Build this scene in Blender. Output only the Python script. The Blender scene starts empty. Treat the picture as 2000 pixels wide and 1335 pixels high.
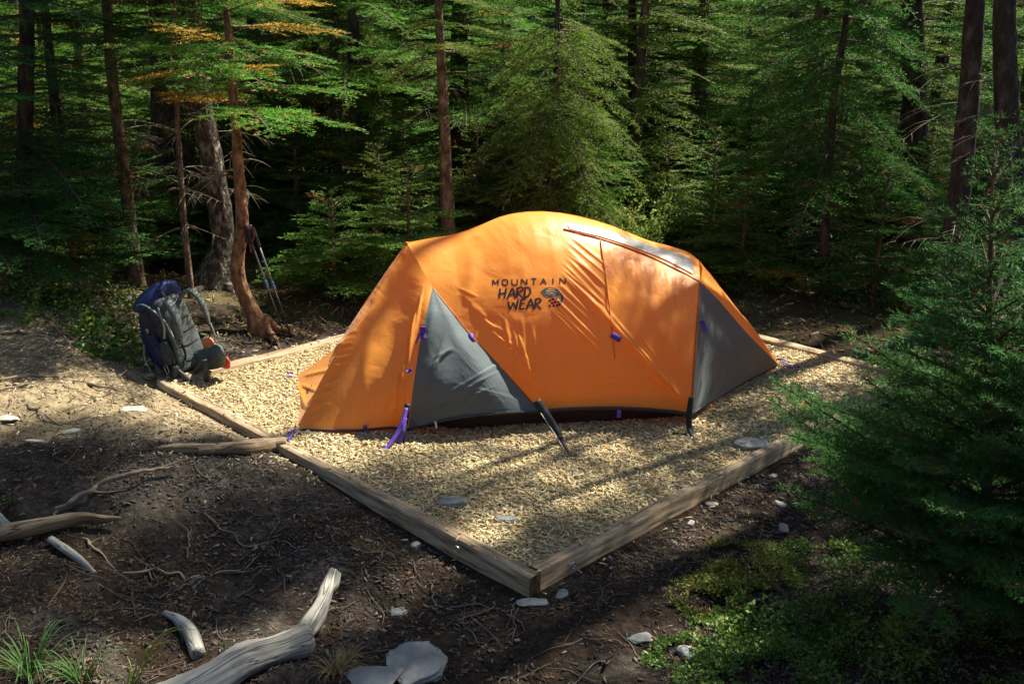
import bpy, math, random
import numpy as np
from mathutils import Vector, Matrix
from mathutils.bvhtree import BVHTree

RNG = np.random.default_rng(7)
random.seed(7)
scene = bpy.context.scene
COL = scene.collection
PI = math.pi

# ------------------------------------------------------------------ camera
F = 1979.946
HC = 2.4
def _rot():
    up = np.array([0.01715024, -0.95222633, -0.30491127]); up /= np.linalg.norm(up)
    fw = np.array([0, 0, 1.0]); fw -= up * (fw @ up); fw /= np.linalg.norm(fw)
    rt = np.cross(fw, up)
    if rt[0] < 0: rt = -rt
    return np.array([rt, fw, up])
R = _rot()
CAM = np.array([0, 0, HC])
def ray(px, py):
    r = R @ np.array([px - 1000.0, py - 667.5, F]); return r / np.linalg.norm(r)
def at_z(px, py, z=0.0):
    r = ray(px, py); return CAM + r * ((z - HC) / r[2])
def at_y(px, py, Y):
    r = ray(px, py); return CAM + r * (Y / r[1])

cd = bpy.data.cameras.new('camera'); cam = bpy.data.objects.new('camera', cd); COL.objects.link(cam)
M = Matrix(((R[0][0], -R[0][1], -R[0][2], 0), (R[1][0], -R[1][1], -R[1][2], 0), (R[2][0], -R[2][1], -R[2][2], HC), (0, 0, 0, 1)))
cam.matrix_world = M
cd.sensor_width = 36; cd.lens = F / 2000 * 36; cd.clip_end = 500; cd.clip_start = 0.05
scene.camera = cam

# ------------------------------------------------------------------ helpers
def tag(o, label=None, cat=None, group=None, kind=None):
    if label: o['label'] = label
    if cat: o['category'] = cat
    if group: o['group'] = group
    if kind: o['kind'] = kind
    return o
def empty(name, loc=(0, 0, 0), rz=0):
    o = bpy.data.objects.new(name, None); COL.objects.link(o); o.location = loc; o.rotation_euler = (0, 0, rz)
    o.empty_display_size = 0.1
    return o
def mk(name, V, faces, mat, parent=None, smooth=False, col=None, midx=None):
    """V (n,3); faces: (m,3|4) array or list of such / list of tuples. col: (n,3) vertex colours"""
    me = bpy.data.meshes.new(name)
    V = np.asarray(V, dtype=np.float32)
    if isinstance(faces, np.ndarray): faces = [faces]
    if len(faces) and isinstance(faces[0], np.ndarray) and faces[0].ndim == 2:
        loops = np.concatenate([f.ravel() for f in faces]).astype(np.int32)
        tot = np.concatenate([np.full(len(f), f.shape[1]) for f in faces]).astype(np.int32)
    else:
        loops = np.array([i for f in faces for i in f], dtype=np.int32)
        tot = np.array([len(f) for f in faces], dtype=np.int32)
    start = np.concatenate([[0], np.cumsum(tot)[:-1]]).astype(np.int32)
    me.vertices.add(len(V)); me.vertices.foreach_set('co', V.ravel())
    me.loops.add(len(loops)); me.loops.foreach_set('vertex_index', loops)
    me.polygons.add(len(tot)); me.polygons.foreach_set('loop_start', start)
    me.polygons.foreach_set('loop_total', tot)
    if midx is not None: me.polygons.foreach_set('material_index', np.asarray(midx, dtype=np.int32))
    if smooth: me.polygons.foreach_set('use_smooth', np.ones(len(tot), dtype=bool))
    me.update(calc_edges=True); me.validate()
    if col is not None:
        ca = me.color_attributes.new('Col', 'FLOAT_COLOR', 'POINT')
        c4 = np.ones((len(V), 4), dtype=np.float32); c4[:, :3] = col
        ca.data.foreach_set('color', c4.ravel())
    for m in (mat if isinstance(mat, (list, tuple)) else [mat]): me.materials.append(m)
    o = bpy.data.objects.new(name, me); COL.objects.link(o)
    if parent is not None:
        o.parent = parent
        # vertices are given in world space: bring them into the parent's space
        pm = Matrix.Translation(parent.location) @ parent.rotation_euler.to_matrix().to_4x4() if parent.parent is None else None
        if pm is not None: o.matrix_parent_inverse = pm.inverted()
        else: o.matrix_parent_inverse = world_of(parent).inverted()
    return o
def world_of(o):
    m = o.matrix_basis.copy() if o.type != 'EMPTY' else Matrix.Translation(o.location) @ o.rotation_euler.to_matrix().to_4x4()
    if o.parent is not None: m = world_of(o.parent) @ o.matrix_parent_inverse @ m
    return m

# value noise -------------------------------------------------------
_perm = np.random.default_rng(3).random((64, 64, 64)).astype(np.float32)
def vnoise(x, y, z=0.0):
    x = np.asarray(x, float); y = np.asarray(y, float); z = np.asarray(z, float) + 0 * x
    xi = np.floor(x).astype(int); yi = np.floor(y).astype(int); zi = np.floor(z).astype(int)
    u = x - xi; v = y - yi; w = z - zi
    u = u*u*(3-2*u); v = v*v*(3-2*v); w = w*w*(3-2*w)
    g = lambda a, b, c: _perm[(xi+a) & 63, (yi+b) & 63, (zi+c) & 63]
    r = 0
    for c, ww in ((0, 1-w), (1, w)):
        r = r + ww*((g(0,0,c)*(1-u)+g(1,0,c)*u)*(1-v) + (g(0,1,c)*(1-u)+g(1,1,c)*u)*v)
    return r*2-1
def fbm(x, y, z=0.0, o=4):
    r = 0; a = 1.0
    for i in range(o):
        r = r + a*vnoise(np.asarray(x)*2**i+i*17.3, np.asarray(y)*2**i+i*5.1, np.asarray(z)*2**i); a *= .5
    return r
def sst(a, b, x):
    t = np.clip((x-a)/(b-a), 0, 1); return t*t*(3-2*t)

def unit(v): 
    v = np.asarray(v, float); return v/np.linalg.norm(v)
def catmull(pts, n):
    P = np.asarray(pts, float)
    if len(P) < 3:
        t = np.linspace(0, 1, n)[:, None]; return P[0]*(1-t)+P[-1]*t
    d = np.linalg.norm(np.diff(P[:, :3], axis=0), axis=1)**.5; T = np.concatenate([[0], np.cumsum(d)])
    m = np.zeros_like(P)
    m[1:-1] = (P[2:]-P[:-2])/(T[2:]-T[:-2])[:, None]
    m[0] = (P[1]-P[0])/(T[1]-T[0]); m[-1] = (P[-1]-P[-2])/(T[-1]-T[-2])
    # arc-length like sampling
    t = np.linspace(0, T[-1], n); i = np.clip(np.searchsorted(T, t, side='right')-1, 0, len(P)-2)
    h = (T[i+1]-T[i]); s = ((t-T[i])/h)[:, None]; h = h[:, None]
    return (2*s**3-3*s**2+1)*P[i]+(s**3-2*s**2+s)*h*m[i]+(-2*s**3+3*s**2)*P[i+1]+(s**3-s**2)*h*m[i+1]
def resample(P, n):
    P = np.asarray(P, float); d = np.linalg.norm(np.diff(P, axis=0), axis=1); T = np.concatenate([[0], np.cumsum(d)])
    t = np.linspace(0, T[-1], n); return np.stack([np.interp(t, T, P[:, k]) for k in range(P.shape[1])], 1)

def tube(pts, radii, seg=8, n=None, noise=0.0, nscale=6, seed=0, flat=1.0, knots=0):
    """closed tube along a smooth path -> V, faces(list of tuples)"""
    P = np.asarray(pts, float); rr = np.broadcast_to(np.asarray(radii, float), (len(P),))
    PR = np.concatenate([P, rr[:, None]], 1)
    n = n or max(2, (len(P)-1)*4+1)
    C = catmull(PR, n) if len(P) > 2 else resample(PR, n)
    C, r = C[:, :3], np.maximum(C[:, 3], 1e-4)
    tng = np.gradient(C, axis=0); tng /= np.linalg.norm(tng, axis=1)[:, None]+1e-9
    up = np.array([0, 0, 1.0]) if abs(tng[0][2]) < .9 else np.array([0, 1.0, 0])
    X = np.zeros_like(C); x = np.cross(up, tng[0]); x /= np.linalg.norm(x)
    for i in range(n):
        x = x-tng[i]*(x@tng[i]); x /= np.linalg.norm(x); X[i] = x
    Y = np.cross(tng, X)
    a = np.linspace(0, 2*PI, seg, endpoint=False)
    rad = r[:, None]*np.ones(seg)
    if noise:
        s = np.arange(n)/n*np.linalg.norm(np.diff(C, axis=0), axis=1).sum()
        rad = rad*(1+noise*fbm(np.cos(a)[None]*1.3+seed, np.sin(a)[None]*1.3+7*seed, s[:, None]*nscale, 4))
    V = C[:, None]+X[:, None]*(np.cos(a)[None, :, None]*rad[..., None])+Y[:, None]*(np.sin(a)[None, :, None]*rad[..., None]*flat)
    V = V.reshape(-1, 3)
    i = np.arange(n-1)[:, None]*seg; j = np.arange(seg)[None]; j2 = (j+1) % seg
    q = np.stack([i+j, i+j2, i+seg+j2, i+seg+j], -1).reshape(-1, 4)
    nv = len(V)
    V = np.concatenate([V, C[:1], C[-1:]])
    t1 = np.stack([np.full(seg, nv), (np.arange(seg)+1) % seg, np.arange(seg)], -1)
    b = (n-1)*seg
    t2 = np.stack([np.full(seg, nv+1), b+np.arange(seg), b+(np.arange(seg)+1) % seg], -1)
    return V, [q, t1, t2]
class MB:
    def __init__(s): s.V = []; s.Q = []; s.T = []; s.n = 0
    def add(s, V, faces):
        V = np.asarray(V, float)
        if isinstance(faces, np.ndarray): faces = [faces]
        for f in faces:
            f = np.asarray(f)
            (s.Q if f.shape[1] == 4 else s.T).append(f+s.n)
        s.V.append(V); s.n += len(V); return s
    def tube(s, *a, **k): V, f = tube(*a, **k); return s.add(V, f)
    def box(s, c, X, Y, Z, bev=0.0):
        """box centred c with half-axes X,Y,Z (vectors); optional bevel via 24-vert chamfer"""
        c = np.asarray(c, float); X, Y, Z = (np.asarray(v, float) for v in (X, Y, Z))
        if bev <= 0:
            V = [c+a*X+b*Y+d*Z for a in (-1, 1) for b in (-1, 1) for d in (-1, 1)]
            f = np.array([(0,1,3,2),(4,6,7,5),(0,4,5,1),(2,3,7,6),(0,2,6,4),(1,5,7,3)])
            return s.add(V, f)
        lx, ly, lz = (np.linalg.norm(v) for v in (X, Y, Z))
        V = []; idx = {}
        for a in (-1, 1):
            for b in (-1, 1):
                for d in (-1, 1):
                    for k in range(3):
                        fx = 1 if k == 0 else 1-bev/lx; fy = 1 if k == 1 else 1-bev/ly; fz = 1 if k == 2 else 1-bev/lz
                        idx[(a, b, d, k)] = len(V); V.append(c+a*fx*X+b*fy*Y+d*fz*Z)
        q = []; t = []
        for sg in (-1, 1):
            q.append([idx[(sg, b, d, 0)] for b, d in ((-1,-1),(1,-1),(1,1),(-1,1))][::sg])
            q.append([idx[(b, sg, d, 1)] for b, d in ((-1,-1),(-1,1),(1,1),(1,-1))][::sg])
            q.append([idx[(b, d, sg, 2)] for b, d in ((-1,-1),(1,-1),(1,1),(-1,1))][::sg])
            for sh in (-1, 1):
                q.append([idx[(sg, sh, -1, 0)], idx[(sg, sh, 1, 0)], idx[(sg, sh, 1, 1)], idx[(sg, sh, -1, 1)]])
                q.append([idx[(sg, -1, sh, 0)], idx[(sg, 1, sh, 0)], idx[(sg, 1, sh, 2)], idx[(sg, -1, sh, 2)]])
                q.append([idx[(-1, sg, sh, 1)], idx[(1, sg, sh, 1)], idx[(1, sg, sh, 2)], idx[(-1, sg, sh, 2)]])
                for d in (-1, 1): t.append([idx[(sg, sh, d, k)] for k in range(3)])
        return s.add(V, [np.array(q), np.array(t)])
    def ribbon(s, pts, width, side, thick=.003, n=None):
        P = catmull(pts, n or max(2, (len(pts)-1)*4+1)) if len(pts) > 2 else np.asarray(pts, float)
        side = np.asarray(side, float)
        side = resample(side, len(P)) if side.ndim == 2 and len(side) != len(P) else np.broadcast_to(side, P.shape)
        w = np.broadcast_to(np.asarray(width, float), (len(P),))[:, None] if np.ndim(width) == 0 else np.interp(np.linspace(0,1,len(P)), np.linspace(0,1,len(width)), width)[:, None]
        t = np.gradient(P, axis=0); t /= np.linalg.norm(t, axis=1)[:, None]+1e-9
        sd = side-t*(side*t).sum(1)[:, None]; sd /= np.linalg.norm(sd, axis=1)[:, None]+1e-9
        nn = np.cross(t, sd)*thick/2
        n_ = len(P); V = np.concatenate([P+sd*w/2+nn, P-sd*w/2+nn, P-sd*w/2-nn, P+sd*w/2-nn])
        i = np.arange(n_-1); q = []
        for a in range(4):
            b = (a+1) % 4; q.append(np.stack([a*n_+i, a*n_+i+1, b*n_+i+1, b*n_+i], -1))
        q.append(np.array([[0, n_, 2*n_, 3*n_], [4*n_-1, 3*n_-1, 2*n_-1, n_-1]]))
        return s.add(V, q)
    def build(s, name, mat, parent=None, smooth=False, col=None):
        fs = []
        if s.Q: fs.append(np.concatenate(s.Q))
        if s.T: fs.append(np.concatenate(s.T))
        return mk(name, np.concatenate(s.V), fs, mat, parent, smooth, col)

# ------------------------------------------------------------------ materials
def nodes(name):
    m = bpy.data.materials.new(name); m.use_nodes = True; nt = m.node_tree; nt.nodes.clear()
    out = nt.nodes.new('ShaderNodeOutputMaterial'); return m, nt, out
def N(nt, t, **k):
    n = nt.nodes.new(t)
    for a, b in k.items():
        if a in n.inputs.keys() if isinstance(a, str) else False: n.inputs[a].default_value = b
        else: setattr(n, a, b)
    return n
def rgb(c): return (c[0], c[1], c[2], 1)
def noise_ramp(nt, stops, scale=5, detail=6, rough=.6, coord='Object', stretch=None, dist=0.0):
    tc = N(nt, 'ShaderNodeTexCoord'); src = tc.outputs[coord]
    if stretch:
        mp = N(nt, 'ShaderNodeMapping'); mp.inputs['Scale'].default_value = stretch; nt.links.new(src, mp.inputs[0]); src = mp.outputs[0]
    nz = N(nt, 'ShaderNodeTexNoise'); nz.inputs['Scale'].default_value = scale; nz.inputs['Detail'].default_value = detail
    nz.inputs['Roughness'].default_value = rough; nz.inputs['Distortion'].default_value = dist
    nt.links.new(src, nz.inputs['Vector'])
    cr = N(nt, 'ShaderNodeValToRGB'); e = cr.color_ramp.elements
    e[0].position, e[0].color = stops[0][0], rgb(stops[0][1]); e[1].position, e[1].color = stops[-1][0], rgb(stops[-1][1])
    for p, c in stops[1:-1]:
        x = e.new(p); x.color = rgb(c)
    nt.links.new(nz.outputs['Fac'], cr.inputs[0]); return cr.outputs[0], nz, src
def simple(name, stops, scale=8, rough=.8, bump=.3, bdist=.01, bscale=None, coord='Object', stretch=None, spec=.3, metal=0, transl=0.0, tcol=None, sheen=0):
    m, nt, out = nodes(name)
    c, nz, src = noise_ramp(nt, stops, scale, coord=coord, stretch=stretch)
    p = N(nt, 'ShaderNodeBsdfPrincipled'); p.inputs['Roughness'].default_value = rough; p.inputs['Specular IOR Level'].default_value = spec
    p.inputs['Metallic'].default_value = metal
    nt.links.new(c, p.inputs['Base Color'])
    if bump:
        n2 = N(nt, 'ShaderNodeTexNoise'); n2.inputs['Scale'].default_value = bscale or scale*3; n2.inputs['Detail'].default_value = 8
        nt.links.new(src, n2.inputs['Vector'])
        b = N(nt, 'ShaderNodeBump'); b.inputs['Strength'].default_value = bump; b.inputs['Distance'].default_value = bdist
        nt.links.new(n2.outputs['Fac'], b.inputs['Height']); nt.links.new(b.outputs[0], p.inputs['Normal'])
    sh = p.outputs[0]
    if transl:
        t = N(nt, 'ShaderNodeBsdfTranslucent'); mx = N(nt, 'ShaderNodeMixShader'); mx.inputs[0].default_value = transl
        if tcol: t.inputs[0].default_value = rgb(tcol)
        else: nt.links.new(c, t.inputs[0])
        nt.links.new(sh, mx.inputs[1]); nt.links.new(t.outputs[0], mx.inputs[2]); sh = mx.outputs[0]
    nt.links.new(sh, out.inputs[0]); return m
def flat(name, c, rough=.6, var=.25, scale=20, **k):
    c = np.array(c); return simple(name, [(.3, c*(1-var)), (.7, np.minimum(c*(1+var), 1))], scale=scale, rough=rough, **k)
def vcol_mat(name, rough=.85, transl=0.0, spec=.2, bump=0):
    m, nt, out = nodes(name)
    a = N(nt, 'ShaderNodeAttribute'); a.attribute_name = 'Col'
    p = N(nt, 'ShaderNodeBsdfPrincipled'); p.inputs['Roughness'].default_value = rough; p.inputs['Specular IOR Level'].default_value = spec
    nt.links.new(a.outputs['Color'], p.inputs['Base Color']); sh = p.outputs[0]
    if transl:
        t = N(nt, 'ShaderNodeBsdfTranslucent'); mx = N(nt, 'ShaderNodeMixShader'); mx.inputs[0].default_value = transl
        nt.links.new(a.outputs['Color'], t.inputs[0]); nt.links.new(sh, mx.inputs[1]); nt.links.new(t.outputs[0], mx.inputs[2]); sh = mx.outputs[0]
    nt.links.new(sh, out.inputs[0]); return m
def needle_mat(name, c1, c2, c3, transl=.3):
    """needles: colour varies per clump (noise) and per tree (object random)"""
    m, nt, out = nodes(name)
    c, nz, src = noise_ramp(nt, [(.3, c1), (.5, c2), (.72, c3)], scale=3.5, detail=5, rough=.7)
    oi = N(nt, 'ShaderNodeObjectInfo'); hs = N(nt, 'ShaderNodeHueSaturation')
    mr = N(nt, 'ShaderNodeMapRange'); mr.inputs[3].default_value = .47; mr.inputs[4].default_value = .53
    nt.links.new(oi.outputs['Random'], mr.inputs[0]); nt.links.new(mr.outputs[0], hs.inputs['Hue'])
    mv = N(nt, 'ShaderNodeMapRange'); mv.inputs[3].default_value = .8; mv.inputs[4].default_value = 1.3
    nt.links.new(oi.outputs['Random'], mv.inputs[0]); nt.links.new(mv.outputs[0], hs.inputs['Value'])
    nt.links.new(c, hs.inputs['Color'])
    p = N(nt, 'ShaderNodeBsdfPrincipled'); p.inputs['Roughness'].default_value = .55; p.inputs['Specular IOR Level'].default_value = .15
    nt.links.new(hs.outputs[0], p.inputs['Base Color'])
    t = N(nt, 'ShaderNodeBsdfTranslucent'); mx = N(nt, 'ShaderNodeMixShader'); mx.inputs[0].default_value = transl
    nt.links.new(hs.outputs[0], t.inputs[0]); nt.links.new(p.outputs[0], mx.inputs[1]); nt.links.new(t.outputs[0], mx.inputs[2])
    nt.links.new(mx.outputs[0], out.inputs[0]); return m

MT = {}
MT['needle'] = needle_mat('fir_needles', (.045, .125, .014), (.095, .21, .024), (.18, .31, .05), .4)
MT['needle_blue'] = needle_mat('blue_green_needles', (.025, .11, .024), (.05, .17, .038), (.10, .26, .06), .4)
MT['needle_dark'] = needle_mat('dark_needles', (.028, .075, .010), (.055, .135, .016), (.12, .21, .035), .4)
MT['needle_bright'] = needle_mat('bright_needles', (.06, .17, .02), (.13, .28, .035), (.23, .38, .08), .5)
MT['rust'] = flat('rust_needles', (.36, .12, .035), var=.4, scale=6, transl=.3)
MT['yellow'] = flat('yellow_needles', (.42, .27, .03), var=.35, scale=6, transl=.3)
MT['twig'] = flat('twig_bark', (.11, .08, .055), var=.4, scale=14, rough=.9)
MT['deadtwig'] = flat('dead_twig', (.15, .12, .085), var=.4, scale=10, rough=.9)
def bark_mat(name, a, b, c, scale=14):
    return simple(name, [(.32, a), (.5, b), (.68, c)], scale=scale, rough=.9, bump=1.0, bdist=.03, bscale=34, stretch=(1, 1, .45), spec=.15)
MT['bark_orange'] = bark_mat('orange_brown_bark', (.07, .04, .025), (.21, .115, .06), (.36, .23, .13), 24)
MT['bark_brown'] = bark_mat('brown_bark', (.06, .04, .027), (.14, .095, .065), (.28, .205, .145), 24)
MT['bark_grey'] = bark_mat('flaking_grey_bark', (.035, .028, .022), (.085, .07, .055), (.34, .29, .23), 26)
MT['bark_dark'] = bark_mat('dark_bark', (.022, .019, .016), (.055, .045, .037), (.12, .10, .085))
MT['chips'] = vcol_mat('wood_chips'); MT['litter'] = vcol_mat('litter')
MT['leafy'] = vcol_mat('leaves', rough=.5, transl=.35, spec=.4)
MT['timber'] = simple('weathered_timber', [(.32, (.08, .05, .03)), (.44, (.22, .16, .095)), (.56, (.34, .26, .16)), (.68, (.50, .41, .27))], scale=4, stretch=(.8, 9, 9), rough=.8, bump=.5, bdist=.006, bscale=8)
MT['rock'] = simple('grey_rock', [(.3, (.12, .125, .12)), (.5, (.22, .23, .215)), (.7, (.34, .34, .31))], scale=6, rough=.85, bump=.6, bdist=.02, bscale=25)
MT['palerock'] = simple('pale_rock', [(.3, (.35, .32, .25)), (.7, (.6, .56, .46))], scale=9, rough=.85, bump=.5, bdist=.01, bscale=40)
def grain_mat(name, stops, crack=.35, bump=.9):
    m, nt, out = nodes(name); L = nt.links.new
    a = N(nt, 'ShaderNodeAttribute'); a.attribute_name = 'Col'; mp = N(nt, 'ShaderNodeMapping'); mp.inputs['Scale'].default_value = (42, 42, 3.2); L(a.outputs['Vector'], mp.inputs[0])
    n1 = N(nt, 'ShaderNodeTexNoise'); n1.inputs['Scale'].default_value = 1; n1.inputs['Detail'].default_value = 6; n1.inputs['Distortion'].default_value = .5; L(mp.outputs[0], n1.inputs['Vector'])
    tc = N(nt, 'ShaderNodeTexCoord'); n2 = N(nt, 'ShaderNodeTexNoise'); n2.inputs['Scale'].default_value = 7; n2.inputs['Detail'].default_value = 6; L(tc.outputs['Object'], n2.inputs['Vector'])
    ad = N(nt, 'ShaderNodeMath', operation='MULTIPLY_ADD'); ad.inputs[1].default_value = .6; L(n1.outputs['Fac'], ad.inputs[0])
    m2 = N(nt, 'ShaderNodeMath', operation='MULTIPLY'); m2.inputs[1].default_value = .4; L(n2.outputs['Fac'], m2.inputs[0]); L(m2.outputs[0], ad.inputs[2])
    cr = N(nt, 'ShaderNodeValToRGB'); e = cr.color_ramp.elements; e[0].position, e[0].color = stops[0][0], rgb(stops[0][1]); e[1].position, e[1].color = stops[-1][0], rgb(stops[-1][1])
    for p_, c_ in stops[1:-1]: e.new(p_).color = rgb(c_)
    L(ad.outputs[0], cr.inputs[0])
    # long drying cracks
    mq = N(nt, 'ShaderNodeMapping'); mq.inputs['Scale'].default_value = (26, 26, 1.6); L(a.outputs['Vector'], mq.inputs[0])
    vo = N(nt, 'ShaderNodeTexNoise'); vo.inputs['Scale'].default_value = 1; vo.inputs['Detail'].default_value = 2; L(mq.outputs[0], vo.inputs['Vector'])
    ab = N(nt, 'ShaderNodeMath', operation='SUBTRACT'); ab.inputs[1].default_value = .5; L(vo.outputs['Fac'], ab.inputs[0]); a2 = N(nt, 'ShaderNodeMath', operation='ABSOLUTE'); L(ab.outputs[0], a2.inputs[0])
    mr = N(nt, 'ShaderNodeMapRange'); mr.inputs[2].default_value = .022; mr.inputs[3].default_value = crack; mr.inputs[4].default_value = 1; L(a2.outputs[0], mr.inputs[0])
    mu = N(nt, 'ShaderNodeMix', data_type='RGBA', blend_type='MULTIPLY'); mu.inputs['Factor'].default_value = 1; L(cr.outputs[0], mu.inputs[6]); L(mr.outputs[0], mu.inputs[7])
    p = N(nt, 'ShaderNodeBsdfPrincipled'); p.inputs['Roughness'].default_value = .9; p.inputs['Specular IOR Level'].default_value = .15; L(mu.outputs[2], p.inputs['Base Color'])
    hh = N(nt, 'ShaderNodeMath', operation='MULTIPLY'); L(ad.outputs[0], hh.inputs[0]); L(mr.outputs[0], hh.inputs[1])
    b = N(nt, 'ShaderNodeBump'); b.inputs['Strength'].default_value = bump; b.inputs['Distance'].default_value = .012; L(hh.outputs[0], b.inputs['Height']); L(b.outputs[0], p.inputs['Normal'])
    L(p.outputs[0], out.inputs[0]); return m
MT['drift'] = grain_mat('weathered_grey_wood', [(.35, (.14, .135, .12)), (.5, (.31, .30, .26)), (.65, (.47, .455, .385))])
MT['log'] = grain_mat('split_brown_wood', [(.35, (.07, .05, .03)), (.5, (.23, .17, .10)), (.65, (.40, .32, .21))], .25, 1.0)
MT['logbark'] = simple('rotten_log', [(.3, (.07, .05, .03)), (.5, (.25, .19, .12)), (.7, (.42, .35, .24))], scale=5, stretch=(1, 7, 7), rough=.9, bump=.8, bdist=.02, bscale=14)
MT['root'] = flat('root_bark', (.24, .185, .125), var=.4, scale=9, rough=.9, bump=.5)
MT['steel'] = flat('steel', (.55, .55, .55), rough=.3, metal=1, bump=0)

def fabric(name, c, transl, rough=.42, var=.08, spec=.4, tcol=None):
    m, nt, out = nodes(name); c = np.array(c)
    col, nz, src = noise_ramp(nt, [(.3, c*(1-var)), (.7, np.minimum(1, c*(1+var)))], scale=2.5, detail=3)
    p = N(nt, 'ShaderNodeBsdfPrincipled'); p.inputs['Roughness'].default_value = rough; p.inputs['Specular IOR Level'].default_value = spec
    p.inputs['Sheen Weight'].default_value = .12; p.inputs['Sheen Roughness'].default_value = .4
    nt.links.new(col, p.inputs['Base Color'])
    n2 = N(nt, 'ShaderNodeTexNoise'); n2.inputs['Scale'].default_value = 7; n2.inputs['Detail'].default_value = 5; n2.inputs['Distortion'].default_value = .6
    nt.links.new(src, n2.inputs['Vector'])
    b = N(nt, 'ShaderNodeBump'); b.inputs['Strength'].default_value = .22; b.inputs['Distance'].default_value = .03
    nt.links.new(n2.outputs['Fac'], b.inputs['Height']); nt.links.new(b.outputs[0], p.inputs['Normal'])
    t = N(nt, 'ShaderNodeBsdfTranslucent'); mx = N(nt, 'ShaderNodeMixShader'); mx.inputs[0].default_value = transl
    if tcol: t.inputs[0].default_value = rgb(tcol)
    else: nt.links.new(col, t.inputs[0])
    nt.links.new(b.outputs[0], t.inputs['Normal'])
    nt.links.new(p.outputs[0], mx.inputs[1]); nt.links.new(t.outputs[0], mx.inputs[2]); nt.links.new(mx.outputs[0], out.inputs[0]); return m
MT['orange'] = fabric('orange_nylon', (.94, .385, .06), .36, tcol=(.98, .29, .012))
MT['grey'] = fabric('grey_nylon', (.13, .17, .175), .25, rough=.62, spec=.2)
MT['vent'] = fabric('pale_grey_nylon', (.42, .42, .36), .25)
MT['seam'] = fabric('orange_seam_tape', (.55, .13, .015), .1)
MT['dark_floor'] = flat('dark_tent_floor', (.035, .012, .010), rough=.6, bump=0)
MT['hem'] = flat('dark_hem_tape', (.05, .05, .055), rough=.6, bump=0)
MT['flap'] = fabric('red_orange_mesh', (.62, .13, .02), .3)
MT['purple'] = flat('purple_webbing', (.12, .06, .36), var=.3, rough=.6, scale=60, bump=0)
MT['black'] = flat('black_webbing', (.018, .018, .02), rough=.6, bump=0)
MT['print'] = flat('dark_print', (.02, .016, .02), rough=.6, bump=0)
MT['print_teal'] = flat('slate_print', (.06, .085, .09), rough=.6, bump=0)
MT['print_light'] = flat('orange_print_gap', (.75, .33, .08), rough=.6, bump=0)
MT['pull'] = flat('pale_zip_pull', (.6, .57, .5), bump=0)

# ------------------------------------------------------------------ ground
PA, PB, PC, PD = [at_z(*p)[:2] for p in ((305, 742), (1035, 1128), (1790, 732), (1082, 552))]
PCEN = (PA+PC)/2
EU = unit(PB-PA); EV = unit(PD-PA); LU = np.linalg.norm(PB-PA); LV = np.linalg.norm(PD-PA)
TW = 0.072      # timber width
def padcoord(x, y):
    dx = x-PA[0]; dy = y-PA[1]; return dx*EU[0]+dy*EU[1], dx*EV[0]+dy*EV[1]
def gauss(x, y, cx, cy, s): return np.exp(-((x-cx)**2+(y-cy)**2)/(2*s*s))
def hground(x, y, fine=True):
    x = np.asarray(x, float); y = np.asarray(y, float)
    u, v = padcoord(x, y)
    du = np.maximum(np.maximum(-u, u-LU), 0); dv = np.maximum(np.maximum(-v, v-LV), 0)
    out = np.hypot(du, dv)
    inside = (u > .045) & (u < LU-.045) & (v > .045) & (v < LV-.045)
    h = -0.14 + 0.0*x
    # v<0 is the left-front side (AB), u>LU is the right-front side (BC)
    left = sst(0.1, -0.35, v)*sst(LU+.3, LU-1.8, u)
    h = h+left*0.085+.045
    h = h+0.22*gauss(x, y, -4.3, 7.3, 1.1)+0.11*gauss(x, y, -2.6, 5.3, .8)+.10*gauss(x, y, -3.2, 8.2, .6)
    h = h+0.05*gauss(x, y, -1.1, 3.2, .5)+.09*gauss(x, y, -1.75, 4.95, .33)-.13*gauss(x, y, -1.5, 4.25, .35)-.08*gauss(x, y, -.7, 3.9, .4)-.05*gauss(x, y, -2.3, 4.2, .3)
    h = h+0.12*gauss(x, y, 1.9, 3.1, .6)+.12*gauss(x, y, 3.4, 4.2, 1.0)
    h = h+sst(9.5, 16, y)*.35*vnoise(x*.3, y*.3)
    far = np.maximum(y-17, 0); h = h+0.30*far*sst(17, 26, y)+.010*far**1.5
    side = np.maximum(np.abs(x)-12, 0); h = h+.30*side*sst(12, 20, np.abs(x))
    back = np.maximum(-6-y, 0); h = h+.2*back
    if fine:
        amp = sst(0.02, .5, out)
        h = h+amp*(0.045*fbm(x*1.6, y*1.6, 0, 3)+0.017*fbm(x*7, y*7, 3, 4))
        h = h+sst(8, 10, y)*.06*fbm(x*1.1, y*1.1, 9, 3)
    h = np.minimum(h, -.05+.55*np.maximum(out-.03, 0)-.03*sst(.3, 0, out)*(u < .02))
    h = np.where(inside, -0.055+.006*fbm(x*3, y*3, 1, 2), h)
    return h
def on_ground(px, py):
    z = -.1
    for _ in range(12):
        p = at_z(px, py, z); z = float(hground(p[0], p[1]))
    return np.array([p[0], p[1], z])

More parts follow.
